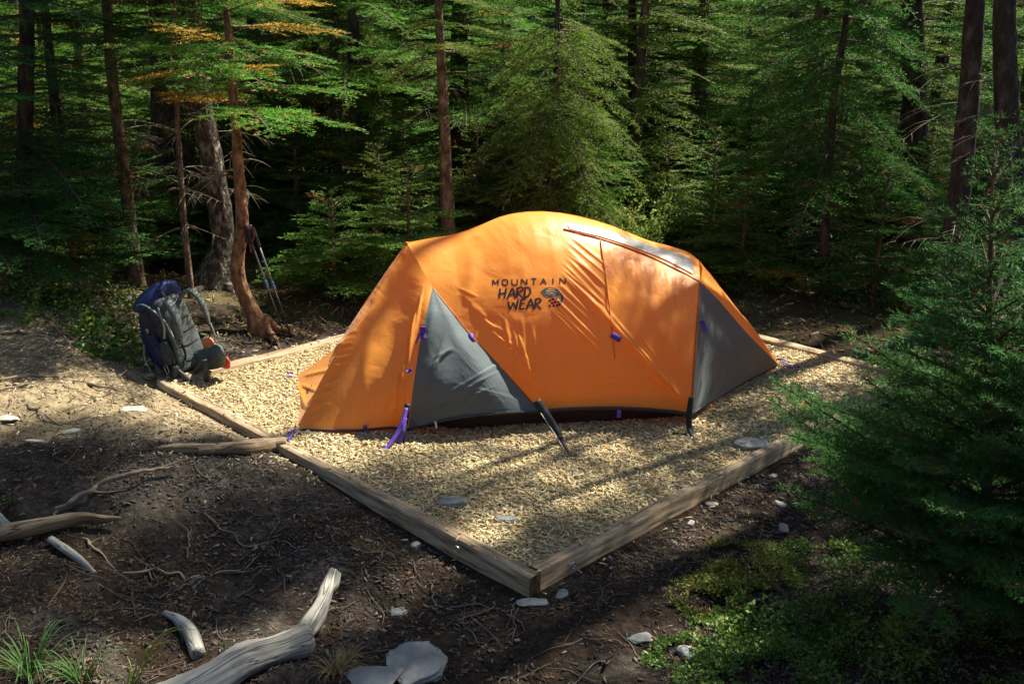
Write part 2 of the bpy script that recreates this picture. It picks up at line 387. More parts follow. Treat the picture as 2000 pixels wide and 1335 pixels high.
def axis(lo, hi, fine0, fine1, st, g=1.09):
    a = list(np.arange(fine0, fine1+1e-6, st)); s = st
    while a[-1] < hi: s *= g; a.append(a[-1]+s)
    s = st
    while a[0] > lo: s *= g; a.insert(0, a[0]-s)
    return np.array(a)
gx = axis(-120, 120, -5, 4.5, .03); gy = axis(-60, 160, 2.2, 9.8, .03)
X, Y = np.meshgrid(gx, gy); Z = hground(X, Y)
nv = len(gx)
i = np.arange(len(gy)-1)[:, None]*nv+np.arange(nv-1)[None]
q = np.stack([i, i+1, i+1+nv, i+nv], -1).reshape(-1, 4)
def ground_mat():
    m, nt, out = nodes('forest_soil')
    tc = N(nt, 'ShaderNodeTexCoord'); geo = N(nt, 'ShaderNodeNewGeometry')
    L = nt.links.new
    def noise(scale, det=8, dist=0): 
        n = N(nt, 'ShaderNodeTexNoise'); n.inputs['Scale'].default_value = scale; n.inputs['Detail'].default_value = det; n.inputs['Distortion'].default_value = dist; n.inputs['Roughness'].default_value = .65
        L(tc.outputs['Object'], n.inputs['Vector']); return n.outputs['Fac']
    def ramp(f, st):
        r = N(nt, 'ShaderNodeValToRGB'); e = r.color_ramp.elements; e[0].position, e[0].color = st[0][0], rgb(st[0][1]); e[1].position, e[1].color = st[-1][0], rgb(st[-1][1])
        for p, c in st[1:-1]: e.new(p).color = rgb(c)
        L(f, r.inputs[0]); return r.outputs[0]
    def mix(f, a, b):
        x = N(nt, 'ShaderNodeMix', data_type='RGBA'); L(f, x.inputs['Factor']); L(a, x.inputs[6]); L(b, x.inputs[7]); return x.outputs[2]
    a = N(nt, 'ShaderNodeAttribute'); a.attribute_name = 'Col'; sp = N(nt, 'ShaderNodeSeparateColor'); L(a.outputs['Color'], sp.inputs[0])
    sunlit_dust = ramp(noise(14), [(.3, (.17, .125, .07)), (.5, (.30, .235, .135)), (.7, (.42, .345, .21))])
    shaded_humus = ramp(noise(22), [(.3, (.012, .010, .008)), (.5, (.03, .023, .018)), (.62, (.06, .045, .034)), (.75, (.11, .095, .08))])  # dark soil, darkened further to carry some of the foreground shade
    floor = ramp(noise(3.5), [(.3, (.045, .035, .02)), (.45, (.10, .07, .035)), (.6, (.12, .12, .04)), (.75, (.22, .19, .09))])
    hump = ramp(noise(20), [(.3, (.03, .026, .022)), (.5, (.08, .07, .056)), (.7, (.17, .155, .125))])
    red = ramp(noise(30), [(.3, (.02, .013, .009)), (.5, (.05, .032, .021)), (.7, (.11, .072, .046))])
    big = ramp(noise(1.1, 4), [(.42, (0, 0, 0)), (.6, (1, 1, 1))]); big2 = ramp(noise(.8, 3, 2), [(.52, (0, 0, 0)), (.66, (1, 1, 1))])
    shaded_humus = mix(big, shaded_humus, red); shaded_humus = mix(big2, shaded_humus, hump); shaded_humus = mix(sp.outputs[2], shaded_humus, hump)
    c = mix(sp.outputs[0], shaded_humus, sunlit_dust); c = mix(sp.outputs[1], c, floor)
    p = N(nt, 'ShaderNodeBsdfPrincipled'); p.inputs['Roughness'].default_value = .95; p.inputs['Specular IOR Level'].default_value = .1
    L(c, p.inputs['Base Color'])
    b = N(nt, 'ShaderNodeBump'); b.inputs['Strength'].default_value = 1.0; b.inputs['Distance'].default_value = .045; L(noise(26, 12), b.inputs['Height']); L(b.outputs[0], p.inputs['Normal'])
    L(p.outputs[0], out.inputs[0]); return m
xf, yf = X.ravel(), Y.ravel()
uu, vv = padcoord(xf, yf)
sunlit_dust = sst(5.0, 5.5, yf+.25*fbm(xf*1.3, yf*1.3, 4, 3)+.12*(xf+2))*sst(-1.0, -2.0, xf)*sst(8.6, 7.6, yf+.3*fbm(xf, yf, 6, 3))*(1-sst(6.75, 7.2, yf+.15*fbm(xf*2, yf*2, 3, 2))*sst(-3.5, -2.9, xf))  # real tan dust, but its edge to dark soil follows the sun-shade line
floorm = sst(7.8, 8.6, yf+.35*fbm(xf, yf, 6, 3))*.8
gc = np.stack([sunlit_dust, floorm, np.clip(gauss(xf, yf, -1.7, 5.0, .38)+.2*fbm(xf*4, yf*4, 2, 3), 0, 1)*sst(.2, .5, gauss(xf, yf, -1.7, 5.0, .5))], 1)
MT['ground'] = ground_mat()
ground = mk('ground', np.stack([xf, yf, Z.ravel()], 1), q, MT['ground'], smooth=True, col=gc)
tag(ground, kind='structure')

# chip bed sheet under the chips
us = np.linspace(TW*.6, LU-TW*.6, 60); vs = np.linspace(TW*.6, LV-TW*.6, 60); U_, V_ = np.meshgrid(us, vs)
cx = PA[0]+U_*EU[0]+V_*EV[0]; cy = PA[1]+U_*EU[1]+V_*EV[1]; cz = -.024+.007*fbm(cx*3, cy*3, 5, 3)
def zchip(x, y): return -.024+.007*fbm(np.asarray(x)*3, np.asarray(y)*3, 5, 3)
i = np.arange(59)[:, None]*60+np.arange(59)[None]
bed = mk('tent_pad', np.stack([cx.ravel(), cy.ravel(), cz.ravel()], 1), np.stack([i, i+1, i+61, i+60], -1).reshape(-1, 4),
         simple('chip_bed', [(.3, (.16, .12, .06)), (.5, (.30, .23, .12)), (.7, (.42, .34, .19))], scale=30, rough=.95, bump=.8, bdist=.02, bscale=60), smooth=True)
tag(bed, kind='structure')

def shards(n, xy, z, lmin, lmax, wr, cols, rng, tilt=.35, th=.004, curve=.0):
    """n small bent slivers; returns V, quads, colours"""
    L = (lmin+(lmax-lmin)*rng.random(n)**1.8)*.5; W = L*rng.uniform(wr[0], wr[1], n); a = rng.uniform(0, 2*PI, n)
    t1 = rng.normal(0, tilt, n); t2 = rng.normal(0, tilt*1.2, n)
    X = np.stack([np.cos(a)*np.cos(t1), np.sin(a)*np.cos(t1), np.sin(t1)], 1)
    Yv = np.stack([-np.sin(a)*np.cos(t2), np.cos(a)*np.cos(t2), np.sin(t2)], 1)
    Zv = np.cross(X, Yv); Zv /= np.linalg.norm(Zv, axis=1)[:, None]
    c = np.stack([xy[:, 0], xy[:, 1], z+np.abs(np.sin(t1))*L*.8+.003], 1)
    T = th*rng.uniform(.5, 1.5, n)[:, None]
    tp = rng.uniform(.25, 1, n)[:, None]; tp2 = rng.uniform(.25, 1, n)[:, None]
    L = L[:, None]; W = W[:, None]
    top = [c-X*L-Yv*W*tp, c+X*L-Yv*W*tp2, c+X*L*.9+Yv*W*tp2, c-X*L*.85+Yv*W*tp]
    V = np.stack([p+Zv*T for p in top]+[p-Zv*T for p in top], 1).reshape(-1, 3)
    f = np.array([[0,1,2,3],[0,4,5,1],[1,5,6,2],[2,6,7,3],[3,7,4,0]])
    Q = (np.arange(n)[:, None, None]*8+f[None]).reshape(-1, 4)
    ci = rng.integers(0, len(cols), n); C = np.array(cols)[ci]*rng.uniform(.65, 1.3, (n, 1)); C = np.clip(C, 0, 1)
    return V, Q, np.repeat(C, 8, 0)
n = 95000
ru = RNG.uniform(TW, LU-TW, n); rv = RNG.uniform(TW, LV-TW, n)
# denser near the camera side
xy = np.stack([PA[0]+ru*EU[0]+rv*EV[0], PA[1]+ru*EU[1]+rv*EV[1]], 1)
V, Q, C = shards(n, xy, zchip(xy[:, 0], xy[:, 1])+RNG.uniform(0, .008, n), .009, .044, (.15, .5),
                 [(.50, .41, .21), (.46, .37, .19), (.56, .47, .27), (.38, .29, .15), (.42, .26, .12), (.36, .33, .22), (.52, .44, .26)], RNG, tilt=.20, th=.0014)
n2 = 420; side_ = RNG.integers(0, 4, n2); tt_ = RNG.random(n2); od = np.abs(RNG.normal(0, .07, n2))-.075
eu = np.where(side_ == 0, tt_*LU, np.where(side_ == 1, LU+od, np.where(side_ == 2, tt_*LU, -od))); ev = np.where(side_ == 0, -od, np.where(side_ == 1, tt_*LV, np.where(side_ == 2, LV+od, tt_*LV)))
xy2 = np.stack([PA[0]+eu*EU[0]+ev*EV[0], PA[1]+eu*EU[1]+ev*EV[1]], 1)
z2 = np.where((eu > -.005) & (eu < LU+.005) & (ev > -.005) & (ev < LV+.005), .004, hground(xy2[:, 0], xy2[:, 1])+.004)
V2, Q2_, C2_ = shards(n2, xy2, z2, .01, .045, (.15, .5), [(.46, .37, .20), (.38, .29, .15), (.52, .44, .26)], RNG, tilt=.15, th=.0014)
Q = np.concatenate([Q, Q2_+len(V)]); V = np.concatenate([V, V2]); C = np.concatenate([C, C2_])
tag(mk('wood_chips', V, Q, MT['chips'], col=C), 'pale tan wood chips covering the tent pad', 'wood chips', kind='stuff')

# litter over the ground outside the pad
def scatter(n, x0, x1, y0, y1, dens, rng):
    P = np.stack([rng.uniform(x0, x1, n), rng.uniform(y0, y1, n)], 1); u, v = padcoord(P[:, 0], P[:, 1])
    ok = ~((u > -.03) & (u < LU+.03) & (v > -.03) & (v < LV+.03)); ok &= rng.random(n) < dens(P[:, 0], P[:, 1]); return P[ok]
P = scatter(80000, -3.2, 3.2, 2.4, 6.6, lambda x, y: (.2+.8*sst(-.2, .6, fbm(x*2, y*2, 8, 3)+.5))*np.where((y > 5.2) & (x < -1.2), .15, 1.0), RNG)
V, Q, C = shards(len(P), P, hground(P[:, 0], P[:, 1]), .003, .036, (.06, .6),
                 [(.05, .042, .035), (.09, .075, .06), (.12, .115, .10), (.07, .045, .03), (.12, .075, .045), (.19, .16, .12), (.06, .045, .035)], RNG, tilt=.3, th=.002)
tag(mk('forest_litter', V, Q, MT['litter'], col=C), 'dark bark bits and slate shards littering the soil in front of the pad', 'forest litter', kind='stuff')
P = scatter(70000, -3.4, 3.0, 2.4, 6.4, lambda x, y: sst(-.3, .6, fbm(x*2.6, y*2.6, 12, 3))*np.where((y > 5.2) & (x < -1.2), .3, 1.0), RNG)
V, Q, C = shards(len(P), P, hground(P[:, 0], P[:, 1]), .012, .034, (.05, .10), [(.22, .15, .08), (.15, .10, .055), (.30, .22, .13), (.10, .065, .04)], RNG, tilt=.25, th=.0008)
tag(mk('needle_litter', V, Q, MT['litter'], col=C), 'brown fallen needles matted over the foreground soil', 'needle litter', kind='stuff')
P = scatter(16000, -4.6, -.9, 5.0, 8.6, lambda x, y: (.3+.7*sst(-.3, .5, fbm(x*2.5, y*2.5, 2, 3)))*np.where((y > 6.9) & (x > -3.2), .12, 1), RNG)
V, Q, C = shards(len(P), P, hground(P[:, 0], P[:, 1]), .006, .045, (.08, .45),
                 [(.30, .22, .13), (.22, .16, .09), (.42, .34, .22), (.16, .10, .06), (.36, .29, .18), (.5, .44, .32)], RNG, tilt=.3, th=.002)
tag(mk('dry_litter', V, Q, MT['litter'], col=C), 'tan needles and bark crumbs on the dusty bank beside the pad', 'dry litter', kind='stuff')
P = scatter(30000, -9, 9, 7.0, 14.5, lambda x, y: .3+.7*sst(-.3, .5, fbm(x*1.5, y*1.5, 2, 3)), RNG)
V, Q, C = shards(len(P), P, hground(P[:, 0], P[:, 1]), .02, .10, (.08, .4),
                 [(.20, .14, .07), (.10, .07, .04), (.30, .23, .13), (.08, .09, .025), (.14, .16, .04), (.16, .08, .035), (.09, .06, .035)], RNG, tilt=.5, th=.004)
tag(mk('floor_litter', V, Q, MT['litter'], col=C), 'fallen twigs, needles and moss on the floor between the firs', 'forest floor litter', kind='stuff')

# ------------------------------------------------------------------ timbers
def timber(p0, p1, name, label, z0=-.22, z1=0.0, w=TW, inset0=0, inset1=0, inward=None):
    d = unit(p1-p0); L = np.linalg.norm(p1-p0); nrm = inward
    a = p0+d*inset0; b = p1-d*inset1; mid = (a+b)/2+nrm*w/2
    rt = empty(name, (mid[0], mid[1], z0)); rt.rotation_euler.z = math.atan2(d[1], d[0])
    hl = np.linalg.norm(b-a)/2
    # subdivided, slightly worn box in local space
    nx = 60; xs = np.linspace(-hl, hl, nx)
    prof = np.array([(-w/2, 0), (-w/2, z1-z0-.006), (-w/2+.006, z1-z0), (-w*.2, z1-z0), (w*.2, z1-z0), (w/2-.006, z1-z0), (w/2, z1-z0-.006), (w/2, 0)])
    V = np.zeros((nx, 8, 3)); V[:, :, 0] = xs[:, None]; V[:, :, 1] = prof[None, :, 0]; V[:, :, 2] = prof[None, :, 1]
    sd = hash(name+label) % 50; sd = len(label)
    V[:, :, 1] += .0035*fbm(xs*3+sd, 0*xs, 0, 3)[:, None]+.0015*fbm(xs[:, None]*14, prof[None, :, 0]*50, sd, 2)
    V[:, 1:7, 2] += .004*fbm(xs*2.5+sd, 0*xs+3, 0, 3)[:, None]+.002*fbm(xs[:, None]*12, prof[None, 1:7, 0]*60, sd, 2)
    i = np.arange(nx-1)[:, None]*8+np.arange(7)[None]
    q = np.stack([i, i+8, i+9, i+1], -1).reshape(-1, 4)[:, ::-1]
    bt = np.array([[k*8, k*8+7, k*8+15, k*8+8] for k in range(nx-1)])
    me_faces = [tuple(f) for f in np.concatenate([q, bt])]+[tuple(range(8)), tuple(range((nx-1)*8+7, (nx-1)*8-1, -1))]
    o = mk('beam', V.reshape(-1, 3), me_faces, MT['timber']); o.parent = rt
    tag(rt, label, 'timber', 'timbers edging the tent pad'); return rt, d, nrm
iu, iv = EV, EU   # inward directions
TAB, _, _ = timber(PA, PB, 'edging_timber', 'front left timber of the pad edge, with the log chunk against it', inward=EV)
TBC, _, _ = timber(PB, PC, 'edging_timber', 'front right timber of the pad edge, running behind the young fir', inward=-EU, inset0=TW+.002, z1=.003)
TDC, _, _ = timber(PD, PC, 'edging_timber', 'sunlit back right timber of the pad edge, behind the tent', inward=-EV, inset0=TW+.002, inset1=TW+.002, z1=.008, w=.10)
TAD, _, _ = timber(PA, PD, 'edging_timber', 'sunlit back left timber of the pad edge, under the backpack', inward=EU, inset0=TW+.002, z1=.006, w=.11)
def eyebolt(px, py, parent, outw):
    p = at_z(px, py, -.035)
    # snap onto the outer face
    base = PA if parent is TAB else PB
    s = (p[:2]-base)@outw; p[:2] = p[:2]-outw*s+outw*.012
    o3 = np.array([*outw, 0]); t = np.array([-outw[1], outw[0], 0])
    c = p+o3*.012; a = np.linspace(0, 2*PI, 13)
    ring = c+np.outer(np.cos(a), np.array([0, 0, .016]))+np.outer(np.sin(a), t*.016)
    mb = MB(); mb.tube(ring, .0035, seg=6, n=25); mb.tube([c-o3*.045, c-o3*.012], .004, seg=6, n=2)
    mb.build('eye_bolt', MT['steel'], parent, True)
for px, py in ((343, 800), (878, 1078)): eyebolt(px, py, TAB, -EV)
eyebolt(1136, 1112, TBC, EU)

# ------------------------------------------------------------------ TENT
AX0 = np.array([.24, 6.564]); AD_ = unit([1, .2]); AN = np.array([AD_[1], -AD_[0]])   # AN points towards the camera side
GZ = -.03
def axc(P): 
    P = np.asarray(P, float); d = P[..., :2]-AX0; return d@AD_, d@AN
def on_axis(px, py, d=0.0):
    r = ray(px, py); t = (d-(CAM[:2]-AX0)@AN)/(r[:2]@AN); return CAM+r*t
ridge_px = [(795, 475), (835, 467), (880, 460), (915, 450), (945, 438), (975, 425), (1000, 418), (1030, 414), (1060, 413), (1095, 416), (1130, 422), (1165, 431), (1200, 443), (1235, 457), (1270, 471), (1310, 481), (1345, 492), (1365, 508)]
ridge = np.array([on_axis(*p) for p in ridge_px]); ru_ = axc(ridge)[0]
U0, U1 = ru_[0], ru_[-1]
def zr(u): return np.interp(u, ru_, ridge[:, 2])
def hw(u): return np.interp(u, [axc(at_z(797, 843, GZ))[0], axc(at_z(1350, 832, GZ))[0]], [axc(at_z(797, 843, GZ))[1], axc(at_z(1350, 832, GZ))[1]])
PP = 1.9; QQ = .60
def dsurf(u, z):
    s = np.clip((z-GZ)/(zr(u)-GZ), 0, 1); return hw(u)*(1-s**PP)**QQ
def body(px, py, off=0.0):
    """first hit of the pixel ray with the dome's near side"""
    r = ray(px, py)
    ts = (np.linspace(1.15, 0, 231)-(CAM[:2]-AX0)@AN)/(r[:2]@AN)
    P = CAM+ts[:, None]*r; u, d = axc(P); f = d-dsurf(u, P[:, 2])
    k = np.argmax(f <= 0)
    if f[k] > 0: return P[-1]
    if k == 0: return P[0]
    a = f[k-1]/(f[k-1]-f[k]); return P[k-1]+(P[k]-P[k-1])*a
print('tent ridge z', np.round(ridge[:, 2], 2), 'hw', hw(U0), hw(U1), 'len', U1-U0)

def coons2(bot, right, top, left, nu, nv):
    """bot/top go left->right, left/right go bottom->top; returns (nv,nu,k)"""
    B, T = resample(bot, nu), resample(top, nu); L_, R_ = resample(left, nv), resample(right, nv)
    s = np.linspace(0, 1, nu)[None, :, None]; t = np.linspace(0, 1, nv)[:, None, None]
    return ((1-t)*B[None]+t*T[None]+(1-s)*L_[:, None]+s*R_[:, None]
            -((1-s)*(1-t)*B[0]+s*(1-t)*B[-1]+(1-s)*t*T[0]+s*t*T[-1]))
def grid_faces(nv, nu):
    i = np.arange(nv-1)[:, None]*nu+np.arange(nu-1)[None]; return np.stack([i, i+1, i+1+nu, i+nu], -1).reshape(-1, 4)
def grid_normals(G):
    a = np.gradient(G, axis=1); b = np.gradient(G, axis=0); n = np.cross(a, b); l = np.linalg.norm(n, axis=2)[..., None]; n = n/np.maximum(l, 1e-9)
    v = CAM-G; s = np.sign((n*v).sum(2))[..., None]; return n*s
def wrinkle(pix, lines):
    """pix (...,2) pixel coords; lines: (x0,y0,x1,y1,width,amp[,bow])"""
    out = np.zeros(pix.shape[:-1])
    for L in lines:
        x0, y0, x1, y1, w, a = L[:6]; bow = L[6] if len(L) > 6 else 0
        d = np.array([x1-x0, y1-y0], float); l = np.linalg.norm(d); d /= l; nn = np.array([-d[1], d[0]])
        q_ = pix-np.array([x0, y0]); s = (q_@d)/l; e = q_@nn-bow*4*s*(1-s)
        m = sst(0, .25, s)*sst(1.0, .75, s); out += 1.25*a*np.exp(-(e/(w*.9))**2)*m
    return out
def px_of(G):
    q_ = (np.asarray(G)-CAM)@R; return np.stack([q_[..., 0]/q_[..., 2]*F+1000, q_[..., 1]/q_[..., 2]*F+667.5], -1)
tent_c = np.append(AX0, GZ)
tent = empty('dome_tent', tuple(tent_c))
tag(tent, 'orange and grey dome tent pitched on the wood chip pad', 'tent')
def panel(name, G, mat, wr=None, lab=None, off=0.0, pmap=None):
    G = np.array(G); pix = pmap if pmap is not None else px_of(G)
    n_ = grid_normals(G); D = off+0*G[..., 0]
    if wr is not None: D = D+wrinkle(pix, wr)
    a_, b_ = (pix[..., 0]+pix[..., 1])/70, (pix[..., 0]-pix[..., 1])/7.5
    D = D+.0011*fbm(a_, b_, 3, 3)*sst(-.2, .6, fbm(pix[..., 0]/90, pix[..., 1]/90, 5, 2))+.0035*fbm(pix[..., 0]/60, pix[..., 1]/45, 8, 2)
    G = G+n_*D[..., None]
    o = mk(name, G.reshape(-1, 3), grid_faces(G.shape[0], G.shape[1]), mat, tent, True)
    if lab: o['label'] = lab
    return o, G
rw = np.random.default_rng(11)
# --- key curves (pixels)
C1 = [(795, 475), (820, 518), (845, 562), (880, 605), (920, 655), (965, 703), (1010, 752), (1056, 803)]
seamL = [(845, 562), (850, 535), (860, 510), (876, 488), (900, 468), (924, 453), (955, 442), (990, 436), (1030, 434), (1065, 438), (1100, 447)]
seamR = [(1100, 447), (1135, 456), (1170, 466), (1215, 480), (1260, 497), (1300, 516), (1335, 533), (1367, 551)]
hemM = [(1056, 803), (1110, 799), (1160, 797), (1210, 797), (1260, 799), (1310, 803), (1350, 809)]
C2 = [(1350, 809), (1354, 740), (1359, 670), (1364, 600), (1367, 551)]
# main panel in pixel space then projected on the dome
def px_panel(bot, right, top, left, nu, nv, fn):
    g = coons2(bot, right, top, left, nu, nv); G = np.zeros((nv, nu, 3))
    for a in range(nv):
        for b in range(nu): G[a, b] = fn(*g[a, b])
    return G, g
wm = []
for k in range(16):     # fan of tight diagonal folds left of the vertical seam
    y0 = 462+k*9+rw.uniform(-3, 3); x0 = 1112-k*3.2+rw.uniform(-6, 6)
    wm.append((x0, y0, 1192+rw.uniform(-6, 3), y0+72+k*3.5+rw.uniform(-8, 8), rw.uniform(1.8, 3.4), rw.uniform(.003, .0075)))
for k in range(6):
    x0 = 1085+k*18; wm.append((x0, 520+k*14, 1346-k*2, 804-k*3-rw.uniform(0, 8), rw.uniform(3, 5), rw.uniform(.004, .009)))
for k in range(7):
    wm.append((1215+rw.uniform(0, 40), 640+k*14, 1345, 790+rw.uniform(-3, 8), rw.uniform(2, 3.5), rw.uniform(.003, .006)))
for k in range(9):
    h = 792-k*9; wm.append((1085+k*9, h+4, 1330-k*6, h+10+rw.uniform(-4,4), rw.uniform(1.8, 3.4), rw.uniform(.001, .003), -14-k*1.5+rw.uniform(-5,5)))
for k in range(10):
    x0 = 965+k*9+rw.uniform(-4, 4); wm.append((x0, 610+rw.uniform(0, 60), x0+30+rw.uniform(-12, 12), 760+rw.uniform(-25, 12), rw.uniform(2.5, 4.5), rw.uniform(.003, .006)))
for k in range(12):
    x0 = 880+k*13; y0 = 570+k*16; wm.append((x0+8, y0-10, x0+55+rw.uniform(-8, 14), y0+18+rw.uniform(-8, 14), rw.uniform(2, 3.2), rw.uniform(.002, .004)))
for k in range(8):
    x0 = 1195+k*20; wm.append((x0, 486+k*8, x0+12+rw.uniform(-5, 8), 540+k*9+rw.uniform(0, 14), rw.uniform(2, 3), rw.uniform(.002, .004)))
for (a, b, c, d) in ((1000, 640, 1060, 800), (930, 480, 910, 600), (1250, 560, 1330, 720), (1290, 690, 1330, 560)):
    wm.append((a, b, c, d, 16, .008))
wm += [(1173, 462, 1190, 600, 1.6, .006), (1190, 596, 1200, 700, 1.6, .005)]    # raised vertical seam
Gm, gp = px_panel(hemM, C2, seamL+seamR[1:], C1[2:][::-1], 230, 170, body)
mainp, Gm = panel('side_panel', Gm, MT['orange'], wm, 'large orange dome side panel carrying the printed logo', pmap=gp)
BV = BVHTree.FromPolygons([Vector(v) for v in Gm.reshape(-1, 3)], [tuple(f) for f in grid_faces(Gm.shape[0], Gm.shape[1])])
def on_main(px, py, off=.004):
    r = ray(px, py); h = BV.ray_cast(Vector(CAM), Vector(r))
    if h[0] is None: return body(px, py)-r*off*1.5
    n_ = h[1]; n_ = n_ if n_.dot(Vector(r)) < 0 else -n_
    return np.array(h[0]+n_*off)
# saddle panel between the vestibule peak and the dome pole, and top panels
ridgeL = ridge_px[:10]; 
Gs, gs = px_panel(seamL[:], [(1100, 447), (1098, 432), (1095, 416)], ridge_px[:10], [(845, 562), (820, 518), (795, 475)], 90, 16, body)
ii = len(ridge_px[:10])
# snap top row to ridge
def snap(G, r0, r1):
    G[-1] = resample(ridge[r0:r1], G.shape[1]); return G
Gs = snap(Gs, 0, 10)
for a in range(1, 15): 
    w_ = sst(.35, 1, a/15); 
ws = [(850, 545, 935, 455, 4, .006), (858, 560, 925, 470, 9, .004)]+[(800+k*7, 482+k*9, 850+k*9, 478+k*4, 3, .003) for k in range(7)]
panel('roof_panel', Gs, MT['orange'], ws, 'orange saddle panel between vestibule peak and dome', pmap=gs)
Gt, gt = px_panel(seamR, [(1367, 551), (1366, 530), (1365, 508)], ridge_px[9:], [(1100, 447), (1098, 432), (1095, 416)], 110, 14, body)
Gt = snap(Gt, 9, 18)
roofR, Gt = panel('roof_panel', Gt, MT['orange'], None, 'narrow sunlit orange roof strip above the grey vent', off=.0, pmap=gt)
# grey vent strip, slightly proud of the roof strip
a_, b_ = 1, 9
Gv, gv = px_panel([(1112, 447), (1170, 462), (1215, 476), (1260, 492), (1300, 509), (1330, 524), (1352, 536)], [(1352, 536), (1352, 520), (1347, 507)],
                  [(1108, 438), (1150, 443), (1190, 452), (1225, 464), (1262, 477), (1300, 490), (1330, 498), (1347, 507)], [(1112, 447), (1110, 442), (1108, 438)], 70, 8, body)
panel('vent_strip', Gv, MT['vent'], None, 'pale grey vent strip on the roof', off=.007, pmap=gv)
# thin tapes along the seams, one just under the vent
def pole_tape(name, pxs, mat, w=.014, th=.006, off=.004, fn=body, n=60):
    P = resample(np.array(pxs, float), n); Q_ = np.array([fn(*p) for p in P]); v = CAM-Q_; v /= np.linalg.norm(v, axis=1)[:, None]
    Q_ = Q_+v*off; t = np.gradient(Q_, axis=0); side = np.cross(t, v)
    mb = MB(); mb.ribbon(Q_, w, side, th, n=n*2); return mb.build(name, mat, tent, True)
pole_tape('seam_tape', seamR, MT['seam'], w=.012, off=.004, th=.004)
pole_tape('seam_tape', [(1173, 468), (1183, 540), (1191, 610), (1197, 660), (1201, 700)], MT['seam'], w=.006, off=.008)
pole_tape('seam_tape', C1[2:], MT['seam'], w=.007, off=.003, th=.003)
pole_tape('seam_tape', C2, MT['seam'], w=.012, off=.006)
# far side: mirrored dome
us = np.linspace(U0, U1, 60); sg = np.linspace(0, 1, 26)
Gf = np.zeros((26, 60, 3))
for b, u in enumerate(us):
    zz = GZ+.1+(zr(u)-GZ-.1)*np.sin(sg*PI/2); dd = dsurf(u, zz); dd[-1] = 0
    Gf[:, b, :2] = AX0+u*AD_-dd[:, None]*AN*.95; Gf[:, b, 2] = zz
mk('far_side_panel', Gf.reshape(-1, 3), grid_faces(26, 60), MT['orange'], tent, True)
# --- vestibule, left
A0 = ridge[0]; V0 = at_z(575, 738, GZ); V1 = at_z(578, 838, GZ+.005); Q1 = at_z(797, 838, GZ+.02)
def P3(px, py, d): return on_axis(px, py, d)
J = body(845, 562)
G1 = catmull([Q1, on_axis(806, 765, .69), on_axis(818, 680, .60), on_axis(832, 615, .50), J], 24)
nearS = catmull([V1, on_axis(612, 775, .42), on_axis(655, 700, .33), on_axis(700, 632, .22), on_axis(745, 560, .11), A0], 30)   # near seam
farS = catmull([V0, on_axis(628, 700, -.33), on_axis(682, 655, -.24), on_axis(725, 595, -.15), on_axis(762, 535, -.07), A0], 30)
hemL = catmull([V1, at_z(640, 840, GZ+.03), at_z(700, 840, GZ+.03), at_z(760, 835, GZ+.04), Q1], 24)
c1u = np.array([body(*p) for p in resample(np.array(C1[:3]), 12)]); c1u[0] = A0
# side panel L: bottom hemL (V1->Q1), right G1 (Q1->J), top A0->J, left nearS (V1->A0)
Gl = coons2(hemL, G1, c1u, nearS, 110, 130)
tt = np.linspace(0, 1, 130)[:, None]; ss = np.linspace(0, 1, 110)[None]
nl = grid_normals(Gl); Gl = Gl-nl*(.05*np.sin(PI*tt)*np.sin(PI*ss))[..., None]
wl = []
for k in range(14):
    x = 828-k*3.0; wl.append((x+rw.uniform(-3, 3), 560+k*10+rw.uniform(-15, 15), x-22+rw.uniform(-4, 4), 700+k*9, rw.uniform(1.8, 3), rw.uniform(.004, .009)))
for k in range(16):
    t_ = k/15; cx_, cy_ = 600+t_*85, 820-t_*150; wl.append((cx_-6, cy_-4, cx_+38*(1-t_*.5), cy_-22+rw.uniform(-14, 14), rw.uniform(1.6, 2.8), rw.uniform(.003, .008)))
for k in range(5):
    wl.append((600+k*10, 800-k*20, 700+k*14, 640-k*16, rw.uniform(5, 9), .008))
wl += [(745, 520, 700, 800, 14, .008), (690, 830, 760, 600, 18, .010)]
for k in range(8): wl.append((790-k*4, 690+k*14, 800-k*9, 800, 2.2, .005))
panel('vestibule_panel', Gl, MT['orange'], wl, 'shaded orange vestibule side panel')
# front panel V0,V1,A0
base = catmull([V0, (V0+V1)/2+np.array([.03, 0, 0]), V1], 12)
Gfp = coons2(base, nearS, np.repeat(A0[None], 12, 0)+0*base, farS, 60, 110)
tt = np.linspace(0, 1, 110)[:, None]; ss = np.linspace(0, 1, 60)[None]
nl = grid_normals(Gfp); Gfp = Gfp-nl*(.05*np.sin(PI*tt)**.8*np.sin(PI*ss))[..., None]
wf = [(600, 815, 690, 655, 5, .010), (590, 735, 650, 720, 4, .006), (585, 750, 625, 765, 3, .006), (640, 760, 720, 600, 7, .008), (600, 700, 690, 660, 4, .006), (580, 745, 600, 800, 5, .008)]
panel('vestibule_door', Gfp, MT['orange'], wf, 'orange vestibule door panel facing left')
# mirrored far side of the vestibule
def mirror(P): 
    P = np.array(P, float); d = (P[..., :2]-AX0)@AN; P[..., :2] -= 2*d[..., None]*AN; return P
Q1m = mirror(Q1)
Gfl = coons2(catmull([V0, (V0+Q1m)/2, Q1m], 12), resample(mirror(np.concatenate([G1, c1u[::-1][1:]])), 40), np.repeat(A0[None], 12, 0), farS, 30, 40)
mk('vestibule_panel', Gfl.reshape(-1, 3), grid_faces(40, 30), MT['orange'], tent, True)
